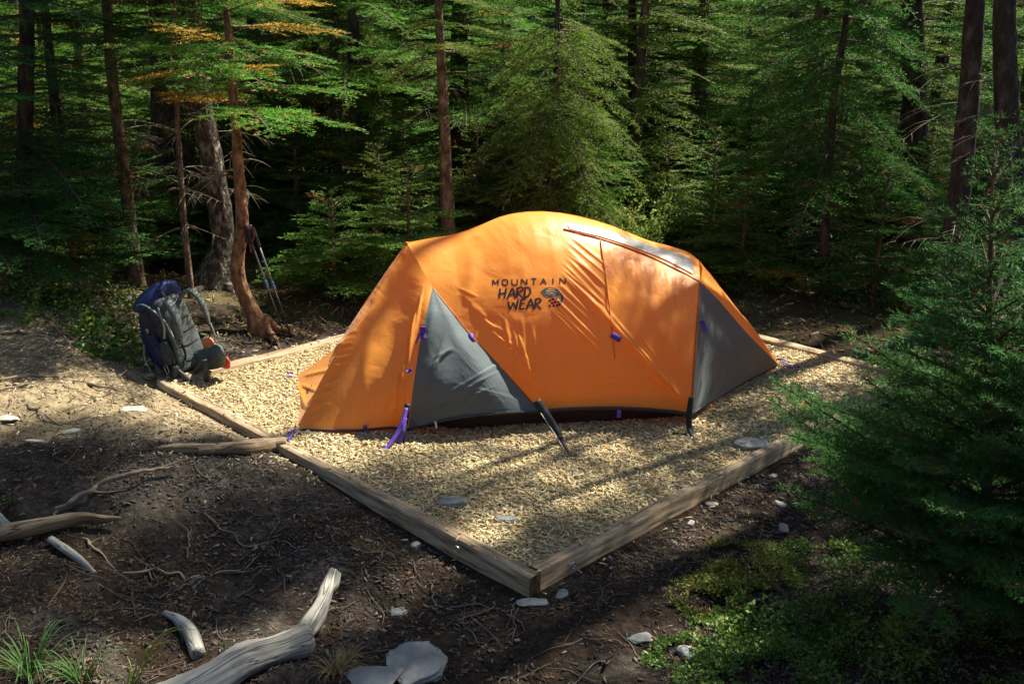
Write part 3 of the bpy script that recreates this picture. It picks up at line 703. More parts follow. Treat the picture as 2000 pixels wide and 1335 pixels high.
# near grey triangle: bottom hem Q1->K, left G1, right C1 lower reversed, top = J
K = body(1056, 803)
hemG = catmull([Q1, on_axis(850, 824, .74), on_axis(920, 812, .78), on_axis(990, 806, .80), K], 24)
c1low = np.array([body(*p) for p in resample(np.array(C1[2:]), 40)])[::-1]
Gg = coons2(hemG, c1low, np.repeat(J[None], 24, 0), G1, 110, 110)
wg = []
for k in range(12):
    wg.append((805+k*2, 836-k*4, 900+k*12+rw.uniform(-20, 20), 800-k*11+rw.uniform(-5, 5), rw.uniform(1.8, 3), rw.uniform(.0025, .005)))
for k in range(7): wg.append((1046, 800-k*2, 930-k*8, 806-k*10, rw.uniform(1.8, 3), .004))
for k in range(6): wg.append((815+k*6, 800-k*20, 875+k*3, 640+k*8, rw.uniform(2.5, 5), .005))
wg += [(825, 680, 855, 590, 6, .004), (850, 780, 900, 640, 12, .003)]
tt = np.linspace(0, 1, 110)[:, None]; ss = np.linspace(0, 1, 110)[None]
nl = grid_normals(Gg); Gg = Gg-nl*(.025*np.sin(PI*tt)*np.sin(PI*ss))[..., None]
panel('corner_panel', Gg, MT['grey'], wg, 'grey triangular panel left of the dome side')
# rear vestibule, right: top T, near bottom Q2, end E
B0 = ridge[-1]; T2 = body(1367, 551); E3 = at_z(1521, 712, GZ+.02); Q2 = body(1352, 808)
rid2 = catmull([B0, on_axis(1400, 552, .03), on_axis(1440, 602, .06), on_axis(1480, 652, .04), E3+np.array([0, .02, .01])], 40)
ed2 = catmull([T2, on_axis(1405, 588, .33), on_axis(1450, 640, .24), on_axis(1485, 676, .14), E3], 40)
hem2 = catmull([Q2, at_z(1400, 778, GZ+.03), at_z(1460, 744, GZ+.02), E3], 24)
c2 = np.array([body(*p) for p in resample(np.array(C2), 30)])
Gr = coons2(hem2, ed2[::-1], np.repeat(T2[None], 24, 0), c2, 90, 90)
wr2 = [(1365+k*7, 800-k*5, 1400+k*14, 720-k*3+rw.uniform(-10, 10), rw.uniform(2, 4), rw.uniform(.003, .006)) for k in range(9)]
wr2 += [(1358, 806-k*3, 1500, 715+k*2-rw.uniform(0, 8), 2.2, .003) for k in range(4)]
panel('corner_panel', Gr, MT['grey'], wr2, 'grey triangular rear panel with dappled light')
Go = coons2(ed2, np.array([E3, E3+np.array([0, .02, .01])]), rid2, np.array([T2, (T2+B0)/2+np.array([.02, 0, .02]), B0]), 80, 12)
panel('rear_panel', Go, MT['orange'], [(1385, 540, 1500, 690, 2.5, .008)], 'narrow orange strip running down to the rear stake')
Q2m = mirror(Q2); T2m = mirror(T2)
Gb = coons2(catmull([E3, (E3+Q2m)/2, Q2m], 12), np.array([Q2m, T2m, B0]), np.repeat(B0[None], 12, 0), rid2[::-1], 30, 30)
mk('rear_panel', Gb.reshape(-1, 3), grid_faces(30, 30), MT['orange'], tent, True)
# dark inner floor wall seen below the hem
fl = []
base_pts = [at_z(800, 845, GZ), at_z(930, 851, GZ), at_z(1056, 845, GZ), at_z(1200, 838, GZ), at_z(1352, 828, GZ), at_z(1375, 806, GZ)]
inb = np.array([np.append(p[:2]-AN*.10, 0) for p in base_pts]); inb = resample(inb, 60)
top = inb.copy(); top[:, :2] -= AN*.015
G_ = np.stack([inb+[0, 0, GZ-.012], inb*[1, 1, 0]+[0, 0, .05], top+[0, 0, .17]], 0); G_[1, :, 2] = .05
mk('inner_tent_wall', G_.reshape(-1, 3), grid_faces(3, 60), MT['dark_floor'], tent, True)
# floor sheet
fz = GZ+.004
fp = [Q1+[.02, .03, 0], base_pts[-2], E3, Q2m, Q1m, V0*.0+Q1m]; 
fpts = np.array([[*inb[0][:2], fz], [*inb[30][:2], fz], [*inb[50][:2], fz], [*(E3[:2]*.8+.2*AX0), fz], [*(Q2m[:2]), fz], [*(Q1m[:2]), fz]])
mk('floor', fpts, [tuple(range(6))], MT['dark_floor'], tent)
# hem tapes
def hem_tape(P, w=.012, mat='hem', name='hem_tape'):
    P = resample(np.array(P), 60); mb = MB(); v = CAM-P; v /= np.linalg.norm(v, axis=1)[:, None]
    mb.ribbon(P+v*.006, w, (0, 0, 1), .004, n=90); mb.build(name, MT[mat], tent, True)
hem_tape(hemL, .016); hem_tape(hemG, .014); hem_tape(hem2, .014)
hem_tape(np.array([body(*p) for p in resample(np.array(hemM), 40)]), .022)
# red-orange flap under the vestibule hem
fb = np.array([[p[0], p[1], GZ-.01] for p in resample(np.array(hemL), 50)]); fb[:, :2] += (AN*.03); ft = resample(np.array(hemL), 50)-[0, 0, .002]
fb[:, :2] += AN*(.01*fbm(np.arange(50)*.7, 0*np.arange(50), 0, 2))[:, None]
mk('mesh_flap', np.concatenate([fb, ft]), grid_faces(2, 50), MT['flap'], tent, True)

# straps ------------------------------------------------------------
def strap(pts, w, mat, name, side=(1, 0, 0), th=.003, parent=tent):
    mb = MB(); mb.ribbon(pts, w, side, th, n=(len(pts)-1)*6+1); return mb.build(name, MT[mat], parent, True)
vt = lambda p, k=.02: np.array(p)+unit(CAM-np.array(p))*k
def sp(px, py, d, k=.02): return vt(on_axis(px, py, d), k)
# left purple corner strap with black pole foot
r_ = unit(np.cross(ray(790, 820), [0, 0, 1]))
strap([sp(796, 788, .73), sp(793, 815, .76), sp(788, 840, .80), vt(at_z(786, 868, GZ))], .035, 'black', 'pole_foot', r_)
strap([sp(794, 796, .745, .03), sp(786, 825, .79, .03), sp(772, 852, .83, .03), vt(at_z(752, 876, GZ+.01)), vt(at_z(728, 884, GZ+.005))], [.02, .03, .026, .02, .012], 'purple', 'corner_strap', r_)
strap([sp(791, 815, .77, .035), sp(786, 842, .81, .035), vt(at_z(779, 866, GZ+.012))], [.025, .03, .025], 'purple', 'corner_strap', r_)
# middle black strap
strap([sp(1048, 782, .80, .03), sp(1064, 806, .83, .03), sp(1082, 832, .86, .03), sp(1094, 852, .90, .025)], [.05, .055, .045, .03], 'black', 'corner_strap', r_)
strap([sp(1092, 848, .88, .03), vt(at_z(1103, 868, GZ+.03)), vt(at_z(1112, 892, GZ+.005))], [.028, .022, .016], 'black', 'corner_strap', r_)
mb = MB(); mb.tube([sp(1056, 806, .84, .02), vt(at_z(1082, 845, GZ+.05)), vt(at_z(1110, 890, GZ+.01))], .0025, seg=5); mb.build('guy_cord', MT['pull'], tent, True)
# right black strap
strap([sp(1350, 775, .84, .03), sp(1346, 805, .87, .03), sp(1346, 832, .89, .03), vt(at_z(1349, 845, GZ+.01))], [.03, .036, .038, .032], 'black', 'corner_strap', r_)
strap([vt(at_z(1346, 835, GZ+.03)), vt(at_z(1352, 850, GZ+.015)), vt(at_z(1361, 866, GZ+.005))], [.025, .02, .014], 'black', 'corner_strap', r_)
strap([vt(at_z(1342, 848, GZ+.02)), vt(at_z(1300, 843, GZ+.01))], .01, 'black', 'corner_strap', (0, 0, 1))
# purple tabs
def tabm(px, py, dx, dy, w, fn, name='tie_loop', k=.006):
    a = fn(px-dx, py-dy); b = fn(px+dx, py+dy); n_ = unit(CAM-a)
    mb = MB(); side = np.cross(unit(b-a), n_); m = (a+b)/2+n_*.018
    mb.ribbon([a+n_*k, m, b+n_*k], w, side, .003, n=9); mb.build(name, MT['purple'], tent, True)
tabm(1203, 658, 9, 5, .04, on_main)
tabm(921, 660, 3, 9, .03, body)
tabm(826, 650, 1, 12, .035, lambda x, y: on_axis(x, y, .60), k=.03)
tabm(816, 660, -4, 10, .012, lambda x, y: on_axis(x, y, .60), k=.03)
tabm(1374, 637, 4, 11, .03, lambda x, y: on_axis(x, y, .66), k=.03)
tabm(1209, 808, 0, 7, .025, lambda x, y: on_axis(x, y, .86), k=.02)
tabm(799, 724, 5, -3, .018, lambda x, y: on_axis(x, y, .68), k=.03)
tabm(713, 838, 0, 8, .025, lambda x, y: on_axis(x, y, .62), k=.04)
mb = MB(); mb.ribbon([sp(850, 822, .75, .02), sp(853, 836, .77, .02)], .012, r_, .004); mb.build('zip_pull', MT['pull'], tent)
# stake loops
def loops(px, py, pts, name='stake_loop'):
    for a, b in pts:
        A_ = vt(at_z(*a, GZ+.02), .01); B_ = vt(at_z(*b, GZ+.008), .01)
        strap([A_, (A_+B_)/2+[0, 0, .012], B_], .014, 'purple', name, (0, 0, 1) if abs(a[1]-b[1]) < 5 else r_)
loops(0, 0, [((578, 836), (566, 858)), ((574, 842), (558, 850)), ((570, 850), (562, 862))])
loops(0, 0, [((576, 734), (556, 740)), ((573, 729), (552, 733))])
loops(0, 0, [((1522, 708), (1545, 714)), ((1520, 714), (1548, 720)), ((1540, 712), (1570, 721)), ((1514, 702), (1535, 706))])
loops(0, 0, [((662, 661), (653, 664))])

# printed logo -------------------------------------------------------
def text_mesh(body_txt, size, spacing=1.0):
    cu = bpy.data.curves.new('txt', 'FONT'); cu.body = body_txt; cu.size = size; cu.space_character = spacing; cu.resolution_u = 4; cu.offset = .022*size
    o = bpy.data.objects.new('txt', cu); COL.objects.link(o)
    dg = bpy.context.evaluated_depsgraph_get(); dg.update()
    me = o.evaluated_get(dg).to_mesh(); V = np.array([v.co[:] for v in me.vertices]); f = [tuple(p.vertices) for p in me.polygons]
    o.evaluated_get(dg).to_mesh_clear(); bpy.data.objects.remove(o); bpy.data.curves.remove(cu); return V, f
# MOUNTAIN along (962,551)->(1103,549)
def strokes(S, name, mat, off=.0013):
    mb = MB()
    for st in S:
        w = st[0]*.72; P = catmull(np.array(st[1:], float), max(9, (len(st)-2)*9+1)) if len(st) > 3 else resample(np.array(st[1:], float), 12)
        n_ = len(P); t = np.gradient(P, axis=0); t /= np.linalg.norm(t, axis=1)[:, None]+1e-9; nn = np.stack([-t[:, 1], t[:, 0]], 1)
        ww = w/2*(.75+.35*np.sin(np.linspace(.3, 2.8, n_)))
        L_ = P+nn*ww[:, None]; R_ = P-nn*ww[:, None]
        V = np.array([on_main(*p, off) for p in np.concatenate([L_, R_])])
        i_ = np.arange(n_-1); mb.add(V, np.stack([i_, i_+1, n_+i_+1, n_+i_], -1))
    return mb.build(name, MT[mat], mainp)
LT = {'M': [[(0, 0), (0, 1)], [(0, 1), (.5, .25)], [(.5, .25), (1, 1)], [(1, 1), (1, 0)]], 'O': [[(.5, 1), (.12, .85), (0, .5), (.12, .15), (.5, 0), (.88, .15), (1, .5), (.88, .85), (.5, 1)]],
      'U': [[(0, 1), (0, .3), (.25, .02), (.5, 0), (.75, .02), (1, .3), (1, 1)]], 'N': [[(0, 0), (0, 1)], [(0, 1), (1, 0)], [(1, 0), (1, 1)]], 'T': [[(0, 1), (1, 1)], [(.5, 1), (.5, 0)]],
      'A': [[(0, 0), (.5, 1)], [(.5, 1), (1, 0)], [(.2, .35), (.8, .35)]], 'I': [[(.5, 0), (.5, 1)]]}
for k, ch in enumerate('MOUNTAIN'):
    x0 = 962.5+k*18.7; y0 = 557.5-.45*k
    strokes([(3.6,)+tuple((x0+p[0]*10.5, y0-p[1]*11.5) for p in st) for st in LT[ch]], 'printed_letter', 'print')
S = [ # HARD
 (5, (977, 563), (975, 583)), (5, (989, 562), (985, 583)), (4.2, (973, 575), (990, 571)),
 (5, (1001, 562), (996, 572), (990, 585)), (5, (1001, 562), (1004, 572), (1006, 583)), (4.2, (993, 577), (1006, 574)),
 (5, (1011, 563), (1009, 582)), (4.5, (1008, 564), (1018, 561), (1021, 566), (1010, 573)), (4.5, (1011, 573), (1021, 582)),
 (5, (1026, 562), (1024, 581)), (4.8, (1023, 562), (1033, 562), (1036, 570), (1031, 578), (1022, 582)),
 # WEAR
 (5, (992, 588), (996, 605)), (4.5, (996, 605), (1003, 590)), (4.5, (1003, 590), (1008, 605)), (5, (1008, 605), (1012, 584)),
 (5, (1018, 585), (1015, 604)), (4.5, (1015, 604), (1025, 602)), (4.2, (1016, 594), (1025, 592)), (4.5, (1017, 585), (1027, 583)),
 (5, (1037, 583), (1032, 593), (1028, 605)), (5, (1037, 583), (1040, 593), (1042, 604)), (4.2, (1030, 597), (1042, 595)),
 (5, (1047, 584), (1044, 604)), (4.5, (1044, 585), (1053, 583), (1056, 588), (1046, 594)), (4.5, (1047, 594), (1057, 604))]
strokes(S, 'printed_lettering', 'print')
# emblem: hexagonal nut seen in perspective with dots trailing below
def disc(cx_, cy_, rx, ry, n_=20, rot=0, off=.0013, hexa=False):
    a = np.linspace(0, 2*PI, 6 if hexa else n_, endpoint=False); P = np.stack([np.cos(a)*rx, np.sin(a)*ry], 1)
    if hexa: P = resample(np.concatenate([P, P[:1]]), 25)[:-1]*.75+.25*np.stack([np.cos(np.linspace(0, 2*PI, 24, endpoint=False))*rx, np.sin(np.linspace(0, 2*PI, 24, endpoint=False))*ry], 1)
    c_, s_ = math.cos(rot), math.sin(rot); P = P@np.array([[c_, s_], [-s_, c_]])+[cx_, cy_]
    V = np.array([on_main(cx_, cy_, off)]+[on_main(*((p-[cx_, cy_])*.55+[cx_, cy_]), off) for p in P]+[on_main(*p, off) for p in P]); m = len(P)
    f = [(0, 1+k, 1+(k+1) % m) for k in range(m)]+[(1+k, 1+m+k, 1+m+(k+1) % m, 1+(k+1) % m) for k in range(m)]
    return V, f
def discs(L, name, mat):
    VV, FF = [], []; o_ = 0
    for a in L:
        V, f = disc(**a); VV.append(V); FF += [tuple(i_+o_ for i_ in g) for g in f]; o_ += len(V)
    return mk(name, np.concatenate(VV), FF, MT[mat], mainp)
discs([dict(cx_=1076, cy_=571, rx=20, ry=10.5, hexa=True, rot=.08)], 'printed_emblem', 'print_teal')
strokes([(2.2, (1067, 574), (1072, 568.5), (1080, 568), (1086, 571)), (2.0, (1071, 576.5), (1075, 572.5), (1081, 573), (1084, 575)), (1.8, (1066, 569.5), (1073, 564.5), (1084, 565.5))], 'printed_emblem', 'print_light', .0022)
strokes([(6, (1094, 571), (1098, 580), (1096, 590), (1090, 597))], 'printed_emblem', 'print_teal')
discs([dict(cx_=x, cy_=y, rx=2.6, ry=2.3) for x, y in ((1074, 587), (1080, 584), (1087, 583), (1078, 592), (1084, 590), (1091, 589), (1074, 597), (1081, 597), (1088, 596))], 'printed_emblem', 'print')
# little logo on the vestibule door
Gd = Gfp.reshape(-1, 3); BVd = BVHTree.FromPolygons([Vector(v) for v in Gd], [tuple(f) for f in grid_faces(110, 60)])
def on_door(px, py, off=.012):
    r = ray(px, py); h = BVd.ray_cast(Vector(CAM), Vector(r)); 
    return np.array(h[0])-r*off if h[0] else on_axis(px, py, .2)
mb = MB()
for P in ([(600, 757), (604, 753)], [(600, 757), (601, 768)], [(601, 768), (606, 763)], [(604, 753), (606, 763)], [(601, 763), (605, 758)], [(608, 752), (610, 760)]):
    a, b = on_door(*P[0]), on_door(*P[1]); mb.ribbon([a, b], .006, np.cross(unit(b-a), unit(CAM-a)), .002)
mb.build('printed_emblem', MT['print'], tent)
# pole peak cap
mb = MB(); mb.tube([A0-[0, 0, .015], A0+[0, 0, .008]], [.016, .010], seg=8, n=3); mb.build('peak_cap', MT['seam'], tent, True)
# ------------------------------------------------------------------ conifers
def fir_arrays(rng, z0, z1, Rmax, nbr, spacing=.016, nl=.030, nw=.007, up=.05, droop=.25, lat_step=.055, lat_k=.5, sub_step=.05, flatness=.3,
               base_k=1.0, power=.8, trunk=None, dead=.0, wood=True, latmax=.55, yel=.35, tdead=None):
    """crown of a conifer. returns needle triangles (n,3,3), colour index per triangle, wood triangles"""
    zz = z0+(z1-z0)*np.sort(rng.uniform(0, 1, nbr)**1.0)
    az = (np.arange(nbr)*2.39996+rng.uniform(-.5, .5, nbr)) % (2*PI)
    f = (z1-zz)/(z1-z0)
    L = Rmax*(f**power)*rng.uniform(.65, 1.12, nbr)*base_k+.06
    el = up+rng.normal(0, .10, nbr)+.5*(1-f)**2; dr = droop*rng.uniform(.6, 1.4, nbr)/np.maximum(L, .4)
    P0 = []; D = []; LEN = []; BR = []; LV_ = []
    wood_seg = []
    for i in range(nbr):
        d = np.array([math.cos(az[i]), math.sin(az[i]), 0]); li = L[i]
        sd = np.array([-d[1], d[0], 0]); yaw = rng.normal(0, .12)
        c0 = trunk(zz[i]) if trunk is not None else np.array([0, 0, zz[i]])
        def pt(s): 
            s = np.asarray(s, float)[..., None]; return c0+d*s*math.cos(el[i])+sd*yaw*s*s/li+np.array([0, 0, 1.])*(s*math.sin(el[i])-dr[i]*s*s)
        ns = max(3, int(li/.16)); ss = np.linspace(0, li, ns+1); Pp = pt(ss)
        for a in range(ns):
            wood_seg.append((Pp[a], Pp[a+1], .011*(1-ss[a]/li)*li**.5+.002, .011*(1-ss[a+1]/li)*li**.5+.0015))
            if ss[a+1] > .35*li: P0.append(Pp[a]); D.append(Pp[a+1]-Pp[a]); BR.append(i)
        s = np.arange(max(.12*li, .05), li, lat_step); s = s+rng.uniform(-.02, .02, len(s)); s = s[(s > 0) & (s < li*.99)]
        if len(s) == 0: continue
        pp = pt(s); tg = pt(s+.02)-pp; tg /= np.linalg.norm(tg, axis=1)[:, None]
        for sg_ in (-1, 1):
            keep = rng.random(len(s)) > .08
            a = rng.normal(.95, .12, len(s)); b = np.cross([0, 0, 1.], tg)*sg_; b /= np.linalg.norm(b, axis=1)[:, None]
            dd = tg*np.cos(a)[:, None]+b*np.sin(a)[:, None]; dd[:, 2] += rng.normal(-.04, .10, len(s))-droop*.12
            ll = np.minimum(np.minimum((li-s)*lat_k+.05, s*1.2+.05), latmax)*rng.uniform(.6, 1.1, len(s))
            for k in np.where(keep)[0]:
                P0.append(pp[k]); D.append(dd[k]*ll[k]); BR.append(i)
                if wood: wood_seg.append((pp[k], pp[k]+dd[k]*ll[k], .003, .001))
                if ll[k] > 2*sub_step:
                    t_ = np.arange(sub_step, ll[k]*.95, sub_step)
                    for s2 in (-1, 1):
                        bb = np.cross([0, 0, 1.], dd[k])*s2; bb /= np.linalg.norm(bb)+1e-9
                        d3 = dd[k]*.62+bb*.75
                        l3 = np.minimum((ll[k]-t_)*.5+.02, .16)*rng.uniform(.6, 1.1, len(t_))
                        for t1, l1 in zip(t_, l3):
                            e = d3*l1; e[2] += rng.normal(0, .10)*l1
                            P0.append(pp[k]+dd[k]*t1); D.append(e); BR.append(i)
    P0 = np.array(P0); D = np.array(D); BR = np.array(BR); LEN = np.linalg.norm(D, axis=1); T = D/LEN[:, None]
    cnt = np.maximum(2, (LEN/spacing).astype(int))
    idx = np.repeat(np.arange(len(P0)), cnt); first = np.repeat(np.cumsum(cnt)-cnt, cnt); k = np.arange(len(idx))-first
    fr = (k+rng.random(len(idx)))/cnt[idx]; side = np.where(k % 2 == 0, 1., -1.)
    t = T[idx]; base = P0[idx]+D[idx]*fr[:, None]
    b = np.cross([0, 0, 1.], t); b /= np.linalg.norm(b, axis=1)[:, None]+1e-9; n = np.cross(t, b)
    ang = rng.normal(0, flatness, len(idx))+.25
    nd = t*.55+b*(side*np.cos(ang))[:, None]*.8+n*np.sin(ang)[:, None]*.8
    nd /= np.linalg.norm(nd, axis=1)[:, None]
    l = nl*rng.uniform(.7, 1.15, len(idx))*np.clip(1.15-.5*fr, .6, 1)
    w = np.cross(nd, n+rng.normal(0, .45, (len(idx), 3))); w /= np.linalg.norm(w, axis=1)[:, None]; w *= nw/2
    tri = np.stack([base-w, base+w, base+nd*l[:, None]], 1)
    ci = np.zeros(nbr, int)
    if dead:
        r = rng.random(nbr); ci[r < dead] = 1; ci[r < dead*yel] = 2
    # some single twigs are rusty too
    tw = np.zeros(len(P0), int); 
    if tdead is None: tdead = dead*.25
    if tdead: tw[rng.random(len(P0)) < tdead] = 1
    cidx = np.maximum(ci[BR], tw)[idx]
    W_ = []
    for a, b2, r0, r1 in wood_seg:
        dd = b2-a; s1 = np.cross(dd, [0, 0, 1.]); q_ = np.linalg.norm(s1); s1 = s1/q_ if q_ > 1e-6 else np.array([1., 0, 0]); s2 = np.cross(dd, s1); s2 /= np.linalg.norm(s2)+1e-9
        A_ = [a+s1*r0, a-s1*r0*.5+s2*r0*.87, a-s1*r0*.5-s2*r0*.87]; B_ = [b2+s1*r1, b2-s1*r1*.5+s2*r1*.87, b2-s1*r1*.5-s2*r1*.87]
        if r0 <= .003:
            W_.append((A_[0], A_[1], b2)); W_.append((A_[1], A_[2], b2))
        else:
            for k_ in range(3):
                m_ = (k_+1) % 3; W_.append((A_[k_], A_[m_], B_[m_])); W_.append((A_[k_], B_[m_], B_[k_]))
    return tri, cidx, np.array(W_).reshape(-1, 3, 3)
def crown_mesh(name, arrs, nmat='needle', parent=None):
    tri, cidx, wd = arrs
    V = np.concatenate([tri.reshape(-1, 3), wd.reshape(-1, 3)]); f = np.arange(len(V)).reshape(-1, 3)
    mi = np.concatenate([cidx, np.full(len(wd), 3)])
    o = mk(name, V, f, [MT[nmat], MT['rust'], MT['yellow'], MT['twig']], None, midx=mi); o.parent = parent; return o
def dead_twigs(rng, n, z0, z1, L, trunk=None, droop=.5, rad=.05):
    mb = MB()
    for i in range(n):
        z = rng.uniform(z0, z1); a = rng.uniform(0, 2*PI); d = np.array([math.cos(a), math.sin(a), 0]); l = L*rng.uniform(.3, 1)
        c = (trunk(z) if trunk is not None else np.array([0, 0, z]))+d*rad*.6
        s = np.linspace(0, l, 6); sd = np.array([-d[1], d[0], 0])*rng.normal(0, .25)
        up_ = rng.normal(.05, .15); P = c+d*s[:, None]+sd*(s**2)[:, None]/l+np.array([0, 0, 1.])*(s*up_-droop*s*s/l**.5)[:, None]
        mb.tube(P, np.linspace(.0065, .0015, 6), seg=4, n=9)
        for k in range(rng.integers(4, 11)):
            f_ = rng.uniform(.2, .95); q0 = P[0]*0+np.array([np.interp(f_*l, s, P[:, j]) for j in range(3)]); sgn = rng.choice([-1, 1]); ll = (1-f_)*l*.6+.06
            dd = d*.6+np.array([-d[1], d[0], 0])*sgn*.8+np.array([0, 0, rng.normal(-.35, .25)]); 
            mb.tube([q0, q0+dd*ll*.5, q0+dd*ll-np.array([0, 0, .2*ll])], [.003, .002, .001], seg=3, n=5)
    return mb
def trunk_fn(P):
    P = np.asarray(P, float); o_ = np.argsort(P[:, 2]); P = P[o_]
    return lambda z: np.array([np.interp(z, P[:, 2], P[:, 0]), np.interp(z, P[:, 2], P[:, 1]), z])
def custom_tree(name, label, path_px, Y, r_base, top, bark, crown=None, nmat='needle', dead=None, group='conifers around the camp site', cat='tree', flare=1.5, seed=1, roots=0):
    rng = np.random.default_rng(seed)
    Yv = np.broadcast_to(Y, (len(path_px),))
    P = [at_y(px, py, y_) for (px, py), y_ in zip(path_px, Yv)]           # bottom first
    gz = float(hground(P[0][0], P[0][1])); b0 = P[0].copy(); b0[2] = gz-.06; 
    P = [b0]+[p for p in P if p[2] > gz+.10]
    # continue above the frame
    last = P[-1]; dirn = last-P[-2]; dirn = dirn/dirn[2] if dirn[2] > .05 else np.array([0, 0, 1.])
    dirn[:2] *= .5
    while P[-1][2] < top: P.append(P[-1]+dirn*1.0)
    P = np.array(P); zf = (P[:, 2]-gz)/(top-gz); rr = r_base*(1-.85*np.clip(zf, 0, 1)); rr[0] *= flare
    root = empty(name, (b0[0], b0[1], gz)); org = np.array([b0[0], b0[1], gz])
    PL = P-org
    n_ = max(24, int(top*14)); V, f = tube(PL, rr, seg=14, n=n_, noise=.09, nscale=5, seed=seed)
    mb = MB(); mb.add(V, f)
    for k in range(roots):
        a = 2*PI*k/roots+rng.uniform(-.4, .4); d = np.array([math.cos(a), math.sin(a), 0]); l = r_base*rng.uniform(3, 6)
        mb.tube([np.array([0, 0, r_base*2.2])+d*r_base*.4, d*r_base*1.5+[0, 0, r_base*.7], d*l*.6+[0, 0, .02], d*l+[0, 0, -.08]], [r_base*.5, r_base*.45, r_base*.3, r_base*.12], seg=8, noise=.15)
    t_ = mb.build('trunk', MT[bark], None, True); t_.parent = root
    tf = trunk_fn(PL)
    if crown:
        kw = dict(crown); o = crown_mesh('crown', fir_arrays(rng, trunk=tf, **kw), nmat, root)
    if dead:
        m_ = dead_twigs(rng, trunk=tf, rad=r_base, **dead).build('dead_branches', MT['deadtwig'], None, False); m_.parent = root
    tag(root, label, cat, group); return root

G_ = 'firs and spruces standing round the pad'
MID = dict(spacing=.015, nl=.036, nw=.0105)
# 1 curved small fir beside the backpack
custom_tree('fir_tree', 'young fir with a curved orange-brown trunk, bent at its foot behind the backpack', [(515, 640), (492, 605), (472, 565), (464, 525), (466, 490), (473, 440), (470, 385), (466, 330), (460, 250), (454, 170), (448, 90), (440, 0)],
            [7.75, 7.75, 7.75, 7.75, 7.75, 7.75, 7.75, 7.75, 7.75, 7.75, 7.75, 7.75], .062, 3.5, 'bark_orange', dict(z0=1.75, z1=3.5, Rmax=1.2, nbr=44, up=.05, droop=.12, dead=.26, yel=.9, **MID), 'needle', dict(n=14, z0=1.1, z1=2.3, L=.7), G_, seed=21, roots=5, flare=1.9)
# 2 straight trunk behind the tent
custom_tree('fir_tree', 'straight slim fir trunk rising directly behind the left shoulder of the tent', [(880, 560), (876, 450), (871, 330), (866, 200), (860, 80), (855, 0)], 9.3, .080, 3.7, 'bark_brown',
            dict(z0=2.15, z1=3.7, Rmax=.95, nbr=28, up=.0, droop=.16, dead=.03, **MID), 'needle', dict(n=8, z0=1.2, z1=2.2, L=.5), G_, seed=22)
custom_tree('fir_tree', 'dark trunk just right of and behind the slim fir over the tent', [(905, 520), (905, 300), (903, 120), (902, 0)], 11.5, .11, 4.0, 'bark_dark',
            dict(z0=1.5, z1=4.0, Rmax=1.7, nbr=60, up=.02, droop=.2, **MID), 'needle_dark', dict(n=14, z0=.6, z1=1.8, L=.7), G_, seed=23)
# 4 thick flaking trunk left
custom_tree('spruce_tree', 'thick flaking grey trunk leaning left with a dark flared foot behind the backpack', [(425, 560), (436, 480), (432, 430), (418, 340), (402, 250), (385, 150), (372, 0)], 9.3, .115, 8.0, 'bark_grey',
            dict(z0=2.5, z1=8.0, Rmax=1.8, nbr=50, up=-.05, droop=.2, **MID), 'needle_dark', dict(n=9, z0=.8, z1=2.4, L=.6), G_, seed=24, flare=2.6, roots=6)
custom_tree('fir_tree', 'thin bare sapling stem between the flaking trunk and the backpack', [(372, 560), (366, 500), (358, 420), (350, 300), (345, 200), (342, 60)], 8.5, .03, 4.2, 'bark_brown',
            dict(z0=1.8, z1=4.2, Rmax=.8, nbr=34, **MID), 'needle', dict(n=18, z0=.6, z1=2.0, L=.45), G_, seed=25, flare=1.1)
custom_tree('fir_tree', 'slim dark trunk with a lit right edge at the left of the picture, leaning slightly', [(268, 545), (262, 500), (250, 400), (238, 300), (225, 200), (216, 120), (208, 0)], 9.0, .062, 6.4, 'bark_brown',
            dict(z0=2.0, z1=6.4, Rmax=1.45, nbr=54, **MID), 'needle_dark', dict(n=20, z0=.7, z1=2.0, L=.6), G_, seed=26)
custom_tree('spruce_tree', 'wide dark trunk left of the flaking trunk, further back', [(318, 500), (322, 300), (318, 150), (315, 0)], 11.3, .16, 8.5, 'bark_dark',
            dict(z0=2.2, z1=8.5, Rmax=1.9, nbr=54, **MID), 'needle_dark', dict(n=24, z0=.8, z1=2.2, L=.8), G_, seed=27)
custom_tree('spruce_tree', 'dark trunk seen between the curved fir and the slim fir behind the tent', [(705, 520), (698, 330), (692, 160), (688, 0)], 11.0, .095, 4.6, 'bark_dark',
            dict(z0=1.6, z1=4.6, Rmax=1.6, nbr=54, up=-.02, droop=.2, **MID), 'needle', dict(n=20, z0=.6, z1=1.8, L=.6), G_, seed=28)
custom_tree('spruce_tree', 'narrow dark trunk right of the curved fir, leaning', [(640, 500), (634, 330), (622, 180), (610, 0)], 12.5, .08, 4.6, 'bark_dark',
            dict(z0=1.4, z1=4.6, Rmax=1.5, nbr=50, **MID), 'needle', dict(n=20, z0=.5, z1=1.8, L=.7), G_, seed=29)
